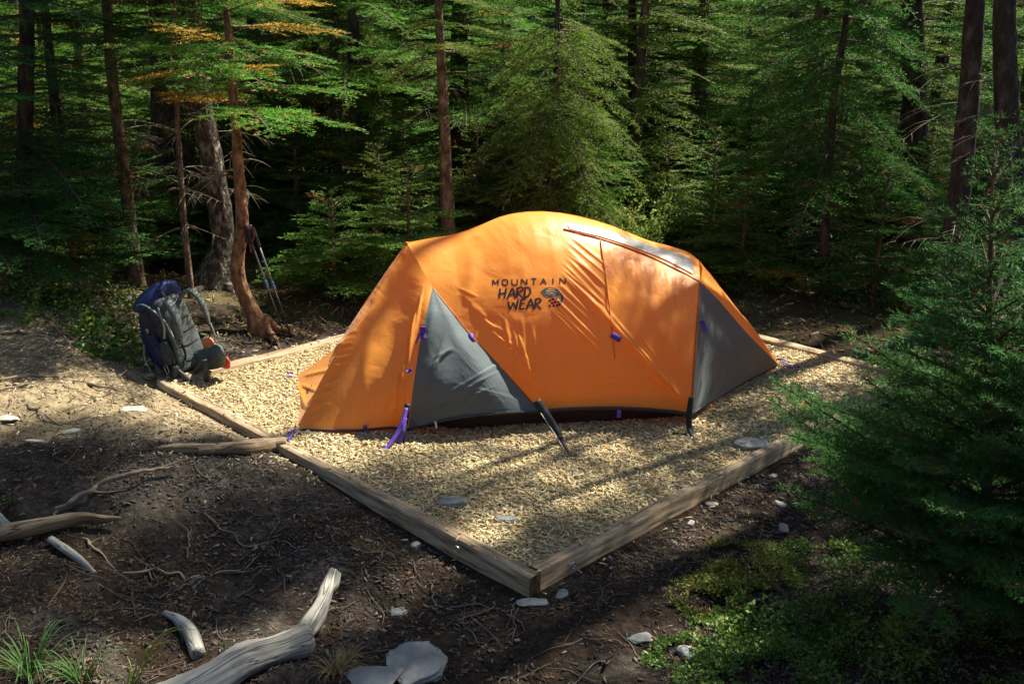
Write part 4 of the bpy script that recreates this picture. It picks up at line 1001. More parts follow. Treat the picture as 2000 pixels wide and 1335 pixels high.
# bright drooping spruce behind the tent
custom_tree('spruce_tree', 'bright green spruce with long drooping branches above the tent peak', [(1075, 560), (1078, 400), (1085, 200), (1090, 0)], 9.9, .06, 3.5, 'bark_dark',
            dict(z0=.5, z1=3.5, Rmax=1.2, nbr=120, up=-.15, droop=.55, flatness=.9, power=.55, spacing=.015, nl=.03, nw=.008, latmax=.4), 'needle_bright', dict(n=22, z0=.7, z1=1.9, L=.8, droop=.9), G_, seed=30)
custom_tree('fir_tree', 'tall straight dark trunk right of the drooping spruce', [(1240, 480), (1238, 360), (1236, 180), (1235, 0)], 12.3, .085, 5.0, 'bark_dark',
            dict(z0=1.3, z1=5, Rmax=1.5, nbr=70, up=.0, droop=.15, **MID), 'needle_dark', dict(n=14, z0=.6, z1=1.4, L=.5), G_, seed=31)
custom_tree('fir_tree', 'thin trunk with sunlit flecks left of the forked dark tree', [(1368, 460), (1370, 330), (1374, 180), (1380, 0)], 12.8, .055, 4.5, 'bark_grey',
            dict(z0=1.1, z1=4.5, Rmax=1.3, nbr=64, up=.0, droop=.12, **MID), 'needle', dict(n=12, z0=.4, z1=1.4, L=.5), G_, seed=32)
custom_tree('fir_tree', 'dark slender trunk behind the rear of the tent, forking near the top of the picture', [(1612, 600), (1612, 520), (1613, 400), (1620, 300), (1632, 170), (1650, 60), (1655, 0)], 9.6, .052, 4.6, 'bark_dark',
            dict(z0=1.25, z1=4.6, Rmax=1.35, nbr=70, up=-.12, droop=.35, flatness=.8, power=.6, dead=.015, **MID), 'needle_dark', dict(n=24, z0=.3, z1=1.8, L=.6, droop=.7), G_, seed=33)
custom_tree('spruce_tree', 'broad black trunk between the forked tree and the leaning trunk at right', [(1795, 560), (1792, 400), (1788, 250), (1782, 0)], 11.2, .16, 6.5, 'bark_dark',
            dict(z0=1.6, z1=6.5, Rmax=1.8, nbr=60, dead=.05, **MID), 'needle_dark', dict(n=26, z0=.4, z1=2.0, L=.8), G_, seed=34)
custom_tree('spruce_tree', 'thick leaning trunk with a reddish lit edge at the right of the picture', [(1842, 640), (1852, 560), (1866, 440), (1880, 320), (1893, 180), (1905, 0)], 8.3, .10, 8.0, 'bark_dark',
            dict(z0=4.3, z1=8.0, Rmax=.9, nbr=30, dead=.04, **MID), 'needle_dark', dict(n=16, z0=.5, z1=2.2, L=.7), G_, seed=35)
custom_tree('spruce_tree', 'nearly black trunk filling the right edge of the picture', [(1985, 700), (1978, 500), (1970, 300), (1962, 0)], 7.3, .12, 5.5, 'bark_dark',
            dict(z0=3.7, z1=5.5, Rmax=.85, nbr=13, **MID), 'needle_dark', dict(n=16, z0=.3, z1=2.2, L=.7), G_, seed=36)
custom_tree('fir_tree', 'dark tree at the far left edge with layered green branches', [(40, 560), (45, 400), (50, 200), (52, 0)], 8.6, .08, 6.6, 'bark_dark',
            dict(z0=.7, z1=6.6, Rmax=1.5, nbr=80, up=-.02, droop=.15, dead=.03, **MID), 'needle_blue', dict(n=10, z0=.3, z1=1.6, L=.5), G_, seed=37)

# young firs (crowns down to the ground) -----------------------------------
def young_fir(px, py, Y, H_, Rm, label, seed, nmat='needle', nbr=60, dead=.02, lean=0, **kw):
    rng = np.random.default_rng(seed); g = at_y(px, py, Y); gz = float(hground(g[0], g[1]))
    root = empty('young_fir', (g[0], g[1], gz-.02)); mb = MB(); P = np.array([[0, 0, -.05], [lean*.3, 0, H_*.4], [lean*.6, 0, H_*.75], [lean, 0, H_]])
    mb.tube(P, [.014*H_+.006, .011*H_+.004, .006*H_+.003, .002], seg=8, n=20, noise=.08)
    t_ = mb.build('trunk', MT['bark_brown'], None, True); t_.parent = root
    a = dict(z0=.12*H_, z1=H_, Rmax=Rm, nbr=nbr, up=.08, droop=.12, power=.75, dead=dead, trunk=trunk_fn(P), **MID); a.update(kw)
    crown_mesh('crown', fir_arrays(rng, **a), nmat, root); tag(root, label, 'tree', 'young firs of the understorey'); return root
young_fir(800, 600, 9.0, 1.30, .95, 'pale green young fir with flat fans just left of the slim trunk behind the tent', 51)
young_fir(930, 600, 9.9, 1.55, .80, 'young fir showing its pale top between the slim trunk and the tent peak', 52)
young_fir(705, 600, 10.6, 1.55, .9, 'bushy young fir in the sunny gap left of the tent', 53)
young_fir(590, 600, 10.9, 1.7, .85, 'young fir right of the curved trunk, half in sun', 54)
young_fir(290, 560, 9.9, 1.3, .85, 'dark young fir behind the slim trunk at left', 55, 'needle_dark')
young_fir(150, 560, 8.6, 1.6, 1.05, 'layered dark green young fir left of the backpack with a rusty branch', 56, 'needle_blue', dead=.06)
young_fir(-20, 560, 7.8, 1.5, .95, 'dark young fir cut by the left edge of the picture', 57, 'needle_blue')
young_fir(1290, 560, 10.8, 1.35, .85, 'young fir behind the tent roof, in broken sun', 58)
young_fir(1440, 600, 9.9, 1.15, .85, 'low young fir behind the rear of the tent', 59)
young_fir(1530, 600, 10.9, 1.8, .9, 'upright young fir left of the forked dark tree', 60, 'needle_dark', dead=.04)
young_fir(1700, 620, 9.2, 1.3, .85, 'young fir right of the forked dark tree with orange twigs', 61, 'needle_dark', dead=.08)
young_fir(1150, 560, 11.2, 1.6, .8, 'young fir right behind the tent peak', 62)
young_fir(1440, 520, 13.0, 2.1, .9, 'taller young fir deep in the gap behind the vent strip', 63, 'needle')
young_fir(480, 520, 11.5, 1.5, .8, 'young fir between the flaking trunk and the curved trunk', 64, 'needle_dark')
young_fir(1930, 640, 6.9, 1.5, .8, 'dark young fir at the right edge behind the foreground fir', 65, 'needle_blue')
young_fir(745, 600, 9.7, 1.35, .9, 'young fir low in the sun directly left of the tent peak', 66)
young_fir(655, 600, 9.0, 1.0, .75, 'small bushy young fir behind the left end of the tent', 67)
# the two foreground firs (fine needles)
NEAR = dict(spacing=.0052, nl=.028, nw=.0050, lat_step=.045, sub_step=.045)
fg = custom_tree('foreground_fir', 'big dark green young fir filling the lower right corner, overlapping the pad edge', [(1925, 1290), (1925, 1100), (1928, 900), (1930, 700), (1935, 480), (1942, 290)], 3.75, .026, 1.97, 'bark_brown',
            dict(z0=.10, z1=1.99, Rmax=1.14, nbr=118, up=.34, droop=.03, power=1.35, flatness=.9, dead=.006, tdead=.012, **NEAR), 'needle_blue', None, 'foreground firs', seed=71, flare=1.2)
custom_tree('foreground_fir', 'smaller fir leaning in from the right edge beside the big foreground fir', [(2110, 1290), (2105, 1100), (2100, 900), (2095, 700)], 3.45, .022, 1.55, 'bark_brown',
            dict(z0=.10, z1=1.5, Rmax=.75, nbr=70, up=.34, droop=.03, power=.55, flatness=1.0, dead=.01, tdead=.012, **NEAR), 'needle_blue', None, 'foreground firs', seed=72, flare=1.2)

# background forest: shared crowns ------------------------------------------
protos = []
for k in range(4):
    rng = np.random.default_rng(100+k); H_ = [4.4, 5.4, 3.6, 4.8][k]
    root = empty(['fir_tree', 'spruce_tree'][k % 2], (0, 0, 0)); V, f = tube([[0, 0, -.3], [.05, 0, H_*.4], [0, .05, H_]], [.09, .065, .01], seg=10, n=40, noise=.08)
    t_ = mk('trunk', V, f, MT['bark_dark' if k % 2 else 'bark_brown'], None, True); t_.parent = root
    crown_mesh('crown', fir_arrays(rng, (.35, .8, .3, .5)[k], H_, 1.45, 96, spacing=.026, nl=.05, nw=.014, up=-.02, droop=.2, lat_step=.07, sub_step=.07, power=.6, dead=.03, wood=False), ['needle', 'needle_dark', 'needle', 'needle'][k], root)
    m_ = dead_twigs(rng, 14, .3, 1.8, .7, rad=.1).build('dead_branches', MT['deadtwig']); m_.parent = root
    protos.append(root)
def copy_tree(o, loc, rz, sc):
    c = o.copy(); COL.objects.link(c); c.location = loc; c.rotation_euler = (0, 0, rz); c.scale = (sc, sc, sc*random.uniform(.9, 1.1))
    for ch in o.children:
        d = ch.copy(); COL.objects.link(d); d.parent = c
    return c
spots = []
rb = np.random.default_rng(5)
def free(x, y, dmin): return all((x-a)**2+(y-b)**2 > dmin**2 for a, b in spots)
tries = 0
while len(spots) < 96 and tries < 9000:
    tries += 1
    y = 11.6+14*rb.random()**1.25; x = rb.uniform(-1, 1)*(y*.56+2.0)
    if free(x, y, .95+.03*y): spots.append((x, y))
fn_ = 0
used = set()
for i, (x, y) in enumerate(spots):
    k = int(rb.integers(0, 4)); z = float(hground(x, y)); sc = rb.uniform(.8, 1.15)
    if k in used: r_o = copy_tree(protos[k], (x, y, z), rb.uniform(0, 6.28), sc)
    else: used.add(k); r_o = protos[k]; r_o.location = (x, y, z); r_o.scale = (sc,)*3
    tag(r_o, ['green fir among the crowded trees of the background forest', 'tall spruce with a dark bare lower trunk in the background forest', 'short bushy fir among the trunks of the background forest', 'dark dense spruce in the background forest'][k], 'tree', ['green background firs', 'tall background spruces', 'short background firs', 'dense background spruces'][k])
yp = []
for k in range(3):
    rng = np.random.default_rng(160+k); H_ = [1.5, 1.9, 1.1][k]; root = empty('young_fir', (0, 0, 0)); V, f = tube([[0, 0, -.1], [.02, 0, H_*.5], [0, .02, H_]], [.026, .016, .003], seg=8, n=14, noise=.08)
    t_ = mk('trunk', V, f, MT['bark_brown'], None, True); t_.parent = root
    crown_mesh('crown', fir_arrays(rng, .1, H_, [.85, .95, .7][k], [64, 76, 52][k], up=.1, droop=.12, power=.7, dead=.03, **MID), ['needle', 'needle_dark', 'needle'][k], root); yp.append(root)
ys = []; used = set(); tries = 0
while len(ys) < 34 and tries < 4000:
    tries += 1; y = rb.uniform(9.9, 13.2); x = rb.uniform(-1, 1)*(y*.52+.3)
    if all((x-a)**2+(y-b)**2 > .72**2 for a, b in ys) and not (abs(x+2.6) < .9 and y < 11): ys.append((x, y))
for x, y in ys:
    k = int(rb.integers(0, 3)); sc = rb.uniform(.75, 1.15); z = float(hground(x, y))-.02
    if k in used: r_o = copy_tree(yp[k], (x, y, z), rb.uniform(0, 6.28), sc)
    else: used.add(k); r_o = yp[k]; r_o.location = (x, y, z)
    tag(r_o, ['knee-high to head-high young fir in the crowded understorey', 'taller dark young fir in the crowded understorey', 'low young fir in the crowded understorey'][k], 'tree', ['young firs in the understorey', 'taller young firs in the understorey', 'low young firs in the understorey'][k])
# added conifers, mostly unseen, placed and shaped to cast shade on the scene
rng = np.random.default_rng(140)
sp_ = empty('shade_conifer', (0, 0, 0)); V, f = tube([[0, 0, -.3], [.1, 0, 6], [0, .1, 14]], [.17, .12, .02], seg=10, n=50, noise=.08)
t_ = mk('trunk', V, f, MT['bark_brown'], None, True); t_.parent = sp_
crown_mesh('crown', fir_arrays(rng, 3.2, 14, 1.9, 62, spacing=.05, nl=.08, nw=.03, up=-.05, droop=.25, lat_step=.10, sub_step=.09, power=.45, wood=True, latmax=.9), 'needle_dark', sp_)
protos.append(sp_)
sq_ = empty('shade_conifer', (6.0, 12.3, float(hground(6.0, 12.3)))); V, f = tube([[0, 0, -.3], [.1, 0, 8], [0, .1, 20.6]], [.15, .11, .02], seg=10, n=50, noise=.08)
t_ = mk('trunk', V, f, MT['bark_brown'], None, True); t_.parent = sq_
crown_mesh('crown', fir_arrays(rng, 15.6, 20.4, 1.0, 125, spacing=.05, nl=.08, nw=.03, up=.05, droop=.05, lat_step=.10, sub_step=.09, power=.4, wood=True, latmax=.7), 'needle_dark', sq_)  # crown set high and narrow so its shade lands in the foreground
protos.append(sq_); sq_.location = (5.9, 12.0, float(hground(5.9, 12.0)))
tag(sq_, 'tall bare-stemmed conifer added far back at the right edge, its unseen crown shading the foreground', 'tree', 'added bare-stemmed shade conifers')
SHADE = [ # x, y, kind of tree, scale
 (6.4, 10.8, 5, .84), (4.9, 7.9, 4, .95), (7.2, 10.4, 5, .84), (5.6, 2.4, 4, .9), (-7.0, 9.6, 4, .9), (-7.4, 7.6, 0, 1.1), (-6.4, 11.2, 3, 1.1),
 (9.0, 13.5, 4, .92), (11.5, 16.5, 4, 1.0), (-1.9, 13.0, 4, 1.0), (7.35, 12.15, 5, 1.0)]
for n_s, (x, y, k, sc) in enumerate(SHADE):
    if n_s == 1: r_o = sp_; sp_.location = (x, y, float(hground(x, y)))
    else: r_o = copy_tree(protos[k], (x, y, float(hground(x, y))), random.uniform(0, 6.28), sc)
    if n_s == 0: r_o.scale = (.6, .6, .84)
    if x == 7.2: r_o.scale = (.5, .5, .84)
    if x == 7.35: r_o.scale = (.5, .5, 1.0)
    if abs(x) < 3: tag(r_o, 'tall conifer added deep in the wood to shade the left background, its crown above the picture', 'tree', 'added shade conifers deep in the wood')
    else: tag(r_o, 'unseen tall conifer added outside the picture as a shade caster', 'tree', 'added shade conifers outside the picture')

# far-off wood: one mass
def far_wood():
    rng = np.random.default_rng(9); T_ = []; n = 240
    base = [fir_arrays(np.random.default_rng(200+k), .6, 9, 2.0, 60, spacing=.09, nl=.16, nw=.06, up=-.05, droop=.2, lat_step=.16, sub_step=.16, power=.6, wood=False)[0] for k in range(2)]
    for i in range(n):
        y = rng.uniform(25, 46); x = rng.uniform(-1, 1)*(y*.62+4); a = rng.uniform(0, 6.28); c, s = math.cos(a), math.sin(a)
        t = base[i % 2]*rng.uniform(.8, 1.2); t = t@np.array([[c, s, 0], [-s, c, 0], [0, 0, 1]])+np.array([x, y, float(hground(x, y))]); T_.append(t)
    T_ = np.concatenate(T_).reshape(-1, 3); return mk('far_wood', T_, np.arange(len(T_)).reshape(-1, 3), [MT['needle_dark']])
tag(far_wood(), 'distant conifer wood filling the gaps between the nearer trees', 'forest', kind='stuff')

# ------------------------------------------------------------------ low vegetation
def leaf_mass(n, cx, cy, sx, sy, h, size, cols, rng, ell=1.0, shape=2.2):
    """small leaves in a low mound"""
    a = rng.uniform(0, 2*PI, n); r = np.sqrt(rng.random(n))*1.15; x = cx+np.cos(a)*r*sx; y = cy+np.sin(a)*r*sy
    kp = (fbm(x*7, y*7, 1.5, 3)+.35-r*.5) > rng.uniform(-.25, .25, n); x, y, r = x[kp], y[kp], r[kp]; n = len(x); h = h*(1+.8*fbm(x*9, y*9, 7, 3)); size = size*(1+.6*fbm(x*5, y*5, 2, 2))[:, None]
    hh = np.maximum(h, .005)*(1-np.minimum(r, 1)**2*.8)*rng.random(n)**.7; c = np.stack([x, y, hground(x, y)+hh+.01], 1)
    d = rng.normal(0, 1, (n, 3)); d[:, 2] = np.abs(d[:, 2])*.5+.1; d /= np.linalg.norm(d, axis=1)[:, None]
    s = np.cross(d, rng.normal(0, 1, (n, 3))); s /= np.linalg.norm(s, axis=1)[:, None]
    L = size*rng.uniform(.6, 1.3, n)[:, None]; W = L/shape
    V = np.stack([c, c+d*L*.5+s*W*.5, c+d*L, c+d*L*.5-s*W*.5], 1).reshape(-1, 3)
    C = np.array(cols)[rng.integers(0, len(cols), n)]*rng.uniform(.7, 1.3, (n, 1)); return V, np.arange(len(V)).reshape(-1, 4), np.repeat(C, 4, 0)
def mass(name, label, cat, parts, kind=None, group=None):
    VV, QQ_, CC = [], [], []; o_ = 0
    for V, Q, C in parts: VV.append(V); QQ_.append(Q+o_); CC.append(C); o_ += len(V)
    o = mk(name, np.concatenate(VV), np.concatenate(QQ_), MT['leafy'], col=np.concatenate(CC)); tag(o, label, cat, group, kind); return o
rl = np.random.default_rng(33)
GR = [(.06, .15, .02), (.11, .21, .03), (.19, .25, .04), (.05, .12, .03)]
MOSS = [(.16, .19, .03), (.22, .22, .04), (.09, .14, .025), (.28, .24, .06)]
pm = [leaf_mass(11000, *on_ground(px, py)[:2], sx, sy, h, .020, c, rl) for px, py, sx, sy, h, c in
      ((1470, 1115, .28, .24, .05, MOSS), (1420, 1180, .24, .2, .04, MOSS), (1560, 1220, .42, .35, .10, GR), (1480, 1300, .42, .25, .08, GR), (1700, 1300, .5, .35, .12, GR), (1640, 1120, .35, .3, .09, GR))]
mass('ground_cover', 'moss and small green leaves covering the ground below the foreground fir', 'ground cover', pm, kind='stuff')
und = []
for k in range(64):
    y = rl.uniform(8.6, 15); x = rl.uniform(-1, 1)*(y*.52)
    if (x-.3)**2+(y-8.9)**2 < .6: continue
    und.append(leaf_mass(900, x, y, rl.uniform(.2, .6), rl.uniform(.2, .5), rl.uniform(.12, .5), .045, GR+MOSS[:3], rl))
und += [leaf_mass(1500, *on_ground(px, py)[:2], .35, .3, .22, .035, GR, rl) for px, py in ((150, 640), (265, 640), (215, 600), (60, 600), (250, 690), (120, 600))]
mass('undergrowth', 'low green herbs and berry plants under the firs behind the camp', 'undergrowth', und, kind='stuff')
# yellow-green bush above the tent roof
bp = at_y(1228, 560, 9.9); bx, by = bp[0], bp[1]
rt_ = empty('leafy_bush', (bx, by, float(hground(bx, by)))); mb = MB(); tips = []
for k in range(16):
    a = rl.uniform(0, 6.28); l = rl.uniform(.5, .95); d = np.array([math.cos(a)*.35, math.sin(a)*.35, 1.0]); P = [[bx, by, rt_.location.z-.02], np.array([bx, by, rt_.location.z])+d*l*.5, np.array([bx, by, rt_.location.z])+d*l*1.05+[.05*math.cos(a), .05*math.sin(a), 0]]
    mb.tube(P, [.008, .005, .002], seg=5); tips.append(P)
mb.build('stems', MT['twig'], rt_, True)
n = 2600; s_ = rl.uniform(.35, 1.02, n); which = rl.integers(0, 16, n); Pc = np.array([tips[w][0]+(np.array(tips[w][2])-tips[w][0])*t for w, t in zip(which, s_)])+rl.normal(0, .05, (n, 3))
d = unit([0, -.3, .6])+rl.normal(0, .6, (n, 3)); d /= np.linalg.norm(d, axis=1)[:, None]; s2 = np.cross(d, rl.normal(0, 1, (n, 3))); s2 /= np.linalg.norm(s2, axis=1)[:, None]; L_ = .038
V = np.stack([Pc, Pc+d*L_*.5+s2*L_*.25, Pc+d*L_, Pc+d*L_*.5-s2*L_*.25], 1).reshape(-1, 3)
C = np.repeat(np.array([(.20, .28, .05), (.30, .36, .08), (.14, .22, .04)])[rl.integers(0, 3, n)], 4, 0)
mk('leaves', V, np.arange(len(V)).reshape(-1, 4), MT['leafy'], rt_, col=C); tag(rt_, 'small yellow-green broadleaf bush showing above the tent roof', 'bush')

# grass tufts ---------------------------------------------------------------
def grass(name, label, base, blades, col, w=.006, mat='leafy', cat='grass'):
    rt = empty(name, tuple(base)); mb = MB(); 
    for P in blades:
        P = np.array(P); sd = np.cross(P[-1]-P[0], [0, 0, 1.]); sd = sd/(np.linalg.norm(sd)+1e-9)+np.array([.3, .3, .1])
        mb.ribbon(P, [w, w*.9, w*.6, w*.15], sd, .0006, n=16)
    V = np.concatenate(mb.V); c = np.tile(np.array(col), (len(V), 1))*rl.uniform(.8, 1.2, (len(V), 1))
    o = mb.build('blades', MT[mat], rt, True, col=c); tag(rt, label, cat, 'grass tufts in the foreground'); return rt
def arc_blades(pxlist, Y):
    return [[at_y(px, py, Y+dy) for (px, py), dy in zip(p, np.linspace(0, .06, len(p)))] for p in pxlist]
g0 = on_ground(255, 1330)
grass('grass_tuft', 'arching yellow-green grass blades beside the pale driftwood', g0, arc_blades([
    [(255, 1345), (275, 1280), (320, 1235), (345, 1225), (358, 1255)], [(255, 1345), (290, 1270), (330, 1233), (380, 1228), (415, 1232)], [(252, 1345), (280, 1275), (330, 1252), (365, 1280), (380, 1315)],
    [(250, 1345), (300, 1290), (320, 1275)], [(262, 1345), (300, 1265), (325, 1290), (340, 1325)], [(250, 1340), (255, 1300), (248, 1280)], [(240, 1345), (262, 1310), (300, 1280)]], 3.02), (.30, .36, .06), w=.007)
rgs = np.random.default_rng(41)
def rand_blades(base, n, h, spread, rng):
    out = []
    for k in range(n):
        a = rng.uniform(0, 6.28); d = np.array([math.cos(a), math.sin(a), 0])*spread*rng.uniform(.3, 1); hh = h*rng.uniform(.5, 1)
        b = np.array(base)+d*.15; out.append([b, b+d*.25+[0, 0, hh*.6], b+d*.65+[0, 0, hh], b+d*1.1+[0, 0, hh*.75]])
    return out
grass('grass_tuft', 'dark green grass clump at the bottom left corner of the picture', on_ground(60, 1320), rand_blades(on_ground(60, 1320), 60, .16, .22, rgs)+rand_blades(on_ground(160, 1330), 40, .14, .2, rgs), (.06, .14, .03), w=.005)
grass('grass_tuft', 'straw-coloured dead grass bunch beside the cut end of the driftwood', on_ground(660, 1310), rand_blades(on_ground(655, 1315), 70, .07, .13, rgs)+rand_blades(on_ground(680, 1290), 40, .05, .1, rgs), (.42, .31, .13), w=.003)
grass('grass_tuft', 'few long thin blades rising beside the mossy patch', on_ground(1475, 1095), rand_blades(on_ground(1475, 1095), 9, .22, .2, rgs), (.16, .20, .05), w=.003)
grass('grass_tuft', 'small green sprig of grass left of the driftwood log, in the dark soil', on_ground(25, 985), rand_blades(on_ground(25, 985), 26, .06, .07, rgs), (.07, .15, .03), w=.004)
# seedlings
for (px, py, h, lb) in ((440, 1285, .075, 'tiny green conifer seedling standing just above the pale driftwood'), (478, 1300, .04, 'smallest conifer seedling touching the driftwood')):
    b = on_ground(px, py); rt = empty('conifer_seedling', tuple(b)); mb = MB(); mb.tube([[0, 0, -.01], [0, 0, h]], [.002, .001], seg=5, n=3); t_ = mb.build('stem', MT['twig']); t_.parent = rt
    n = 130; zz = rgs.uniform(.15, 1, n)*h; a = rgs.uniform(0, 6.28, n); d = np.stack([np.cos(a), np.sin(a), .6+0*a], 1); d /= np.linalg.norm(d, axis=1)[:, None]
    c = np.stack([0*zz, 0*zz, zz], 1); s2 = np.cross(d, [0, 0, 1.])*.0016; l = .016*(1.2-zz/h*.5)[:, None]
    V = np.stack([c-s2, c+s2, c+d*l], 1).reshape(-1, 3); o = mk('needles', V, np.arange(3*n).reshape(-1, 3), MT['needle_blue']); o.parent = rt; tag(rt, lb, 'seedling', 'conifer seedlings by the driftwood')

# ------------------------------------------------------------------ logs, sticks, roots, rocks
def gpt(px, py, dz=0.0): p = on_ground(px, py); p[2] += dz; return p
def wood(name, label, cat, paths, mat, seg=24, noise=.12, group=None, nscale=6):
    if seg <= 8:
        rs = np.random.default_rng(len(label)*7+len(paths[0][0])); new = []
        for pts, rad in paths:
            P = resample(np.array(pts, float), max(7, len(pts)*3)); l = np.linalg.norm(P[-1]-P[0]); P[1:-1] += rs.normal(0, .012*l**.5, (len(P)-2, 3))*[1, 1, .5]
            R_ = np.interp(np.linspace(0, 1, len(P)), np.linspace(0, 1, len(rad)), rad)*rs.uniform(.8, 1.2, len(P)); new.append((P, R_))
            for k in range(2+int(l*6)):
                j = int(rs.integers(1, len(P)-1)); d = rs.normal(0, 1, 3)*[1, 1, .35]+(P[-1]-P[0])/l; d = d/np.linalg.norm(d)*l*rs.uniform(.08, .25)
                new.append((np.array([P[j], P[j]+d*.5+rs.normal(0, .006, 3), P[j]+d]), [R_[j]*.55, R_[j]*.4, R_[j]*.15]))
        paths = new
    c = np.array(paths[0][0][0]); rt = None
    mb = MB()
    cc = []
    for k, (pts, rad) in enumerate(paths):
        n_ = (len(pts)-1)*14+1; mb.tube(pts, rad, seg=seg, n=n_, noise=noise, nscale=nscale, seed=k+len(label))
        a = np.linspace(0, 2*PI, seg, endpoint=False); ln = np.linalg.norm(np.diff(np.array(pts), axis=0), axis=1).sum(); rm = float(np.max(rad))
        g = np.stack([np.broadcast_to(np.cos(a)[None]*rm, (n_, seg)), np.broadcast_to(np.sin(a)[None]*rm, (n_, seg)), np.broadcast_to(np.linspace(0, ln, n_)[:, None], (n_, seg))], -1).reshape(-1, 3)+k*3
        cc.append(np.concatenate([g, g[:1], g[-1:]]))
    o = mb.build(name, MT[mat], None, True, col=np.concatenate(cc)); tag(o, label, cat, group); return o
# pale driftwood in front
def dz(px, py, Y): return at_y(px, py, Y)
wood('driftwood', 'pale weathered driftwood log with a raised grey limb, lying across the bottom of the picture', 'driftwood',
     [([gpt(300, 1400, .03), gpt(400, 1350, .04), gpt(480, 1312, .05), gpt(545, 1290, .055), gpt(590, 1275, .06), gpt(606, 1268, .055)], [.082, .074, .064, .058, .066, .042]),
      ([gpt(588, 1272, .06), gpt(612, 1235, .07), gpt(632, 1200, .075), gpt(645, 1168, .09), gpt(654, 1150, .10)], [.040, .043, .036, .031, .022]), ([gpt(640, 1185, .08), gpt(655, 1178, .095), gpt(664, 1160, .11)], [.022, .018, .010])], 'drift', noise=.2)
wood('driftwood', 'short blue-grey branch stub left of the pale driftwood', 'driftwood', [([gpt(322, 1200, .01), gpt(350, 1222, .03), gpt(375, 1250, .03), gpt(388, 1285, .02)], [.012, .022, .032, .030])], 'drift')
wood('driftwood', 'grey broken stick end beside the dark twigs at left', 'driftwood', [([gpt(100, 1060, .02), gpt(150, 1095, .02), gpt(185, 1120, .0)], [.018, .02, .012]), ([gpt(-10, 1010, .03), gpt(20, 1040, .02), gpt(60, 1052, .0)], [.02, .025, .012])], 'drift')
wood('split_log', 'brown split log lying in from the left edge, with a torn pointed end', 'log', [([gpt(-60, 1075, .05), gpt(20, 1060, .06), gpt(90, 1045, .06), (gpt(160, 1033, .06)), gpt(205, 1030, .05), gpt(238, 1029, .05)], [.045, .045, .038, .030, .019, .005])], 'log', noise=.3, nscale=4)
wood('bark_log', 'weathered log chunk lying against the front left timber', 'log', [([gpt(385, 888, .02), gpt(430, 886, .03), gpt(480, 884, .035), gpt(530, 881, .04), gpt(560, 880, .045)], [.024, .034, .038, .041, .039]), ([gpt(308, 882, .015), gpt(350, 882, .02), gpt(420, 886, .03)], [.012, .03, .03])], 'log', noise=.22, nscale=5)
wood('dead_branch', 'dark curved dead branch lying across the shaded soil at left', 'branch', [([gpt(110, 1000, .02), gpt(150, 985, .05), gpt(210, 960, .07), gpt(280, 940, .07), gpt(350, 923, .06)], [.012, .013, .012, .010, .006]), ([gpt(95, 1030, .01), gpt(110, 1005, .02), gpt(140, 988, .03)], [.004, .005, .006])], 'root', seg=8)
def twig_litter(n, rng):
    mb = MB()
    for _ in range(n):
        if rng.random() < .6: x, y = rng.uniform(-2.6, 1.4), rng.uniform(2.7, 5.6)
        else: x, y = rng.uniform(-4.2, -1.6), rng.uniform(5.4, 7.6)
        u, v = padcoord(x, y)
        if -.05 < u < LU+.05 and -.05 < v < LV+.05: continue
        l = rng.uniform(.05, .32); a = rng.uniform(0, 6.28); r_ = .0012+.0045*l*rng.uniform(.5, 1.3)+.0004
        P = np.array([[x+math.cos(a)*l*t, y+math.sin(a)*l*t, 0] for t in (0, .3, .6, 1)]); P[1:, :2] += rng.normal(0, .09*l, (3, 2)); P[:, 2] = hground(P[:, 0], P[:, 1])+r_+rng.uniform(0, .012, 4)
        mb.tube(P, [r_, r_, r_*.8, r_*.4], seg=5, n=8)
        if l > .15: mb.tube([P[1], P[1]+(P[2]-P[1])*1.1+[rng.normal(0, .03), rng.normal(0, .03), .01]], [r_*.6, r_*.3], seg=4, n=2)
    return mb.build('fallen_twigs', MT['deadtwig'])
tag(twig_litter(420, np.random.default_rng(77)), 'tiny fallen twigs strewn over the soil round the pad', 'fallen twigs', kind='stuff')
sticks = [ # px points
 ([(160, 1052), (200, 1085), (230, 1115), (245, 1130)], .006, 'pale forked twig running down from the split log'),
 ([(240, 1120), (320, 1122), (400, 1122), (470, 1118), (530, 1108)], .006, 'long thin pale stick lying level across the dark soil'),
 ([(310, 1170), (360, 1145), (410, 1118), (440, 1105)], .005, 'dark straight twig slanting up right under the level stick'),
 ([(400, 1005), (470, 1020), (540, 1055), (620, 1080)], .005, 'thin root curving down towards the near timber'),
 ([(365, 1090), (368, 1050), (370, 1020)], .004, 'short upright twig in the reddish soil'),
 ([(260, 1215), (290, 1205), (330, 1198)], .004, 'small curved twig above the grass blades'),
 ([(870, 1190), (930, 1185), (990, 1195), (1050, 1197)], .0045, 'thin pale root in front of the near corner of the pad'),
 ([(995, 1205), (1005, 1185), (1010, 1170)], .004, 'short root crossing under the stone at the near corner'),
 ([(990, 1200), (1015, 1215), (1025, 1232)], .004, 'pale root tip below the near corner stone'),
 ([(850, 1185), (845, 1150), (835, 1130)], .004, 'dark broken twig standing left of the near corner'),
 ([(600, 1175), (640, 1150), (660, 1130)], .003, 'fine straw lying above the raised limb of the driftwood'),
 ([(950, 975+20), (1000, 985)], .004, 'small stick lying on the wood chips near the slate')]
for P, r, lb in sticks[:-1]:
    wood('twig', lb, 'twig', [([gpt(*p, r*.8+.01*math.sin(2.2*i)*(0 < i < len(P)-1)) for i, p in enumerate(P)], [r]+[r*.9]*(len(P)-2)+[r*.4])], 'deadtwig' if r < .006 else 'root', seg=6, noise=.1)
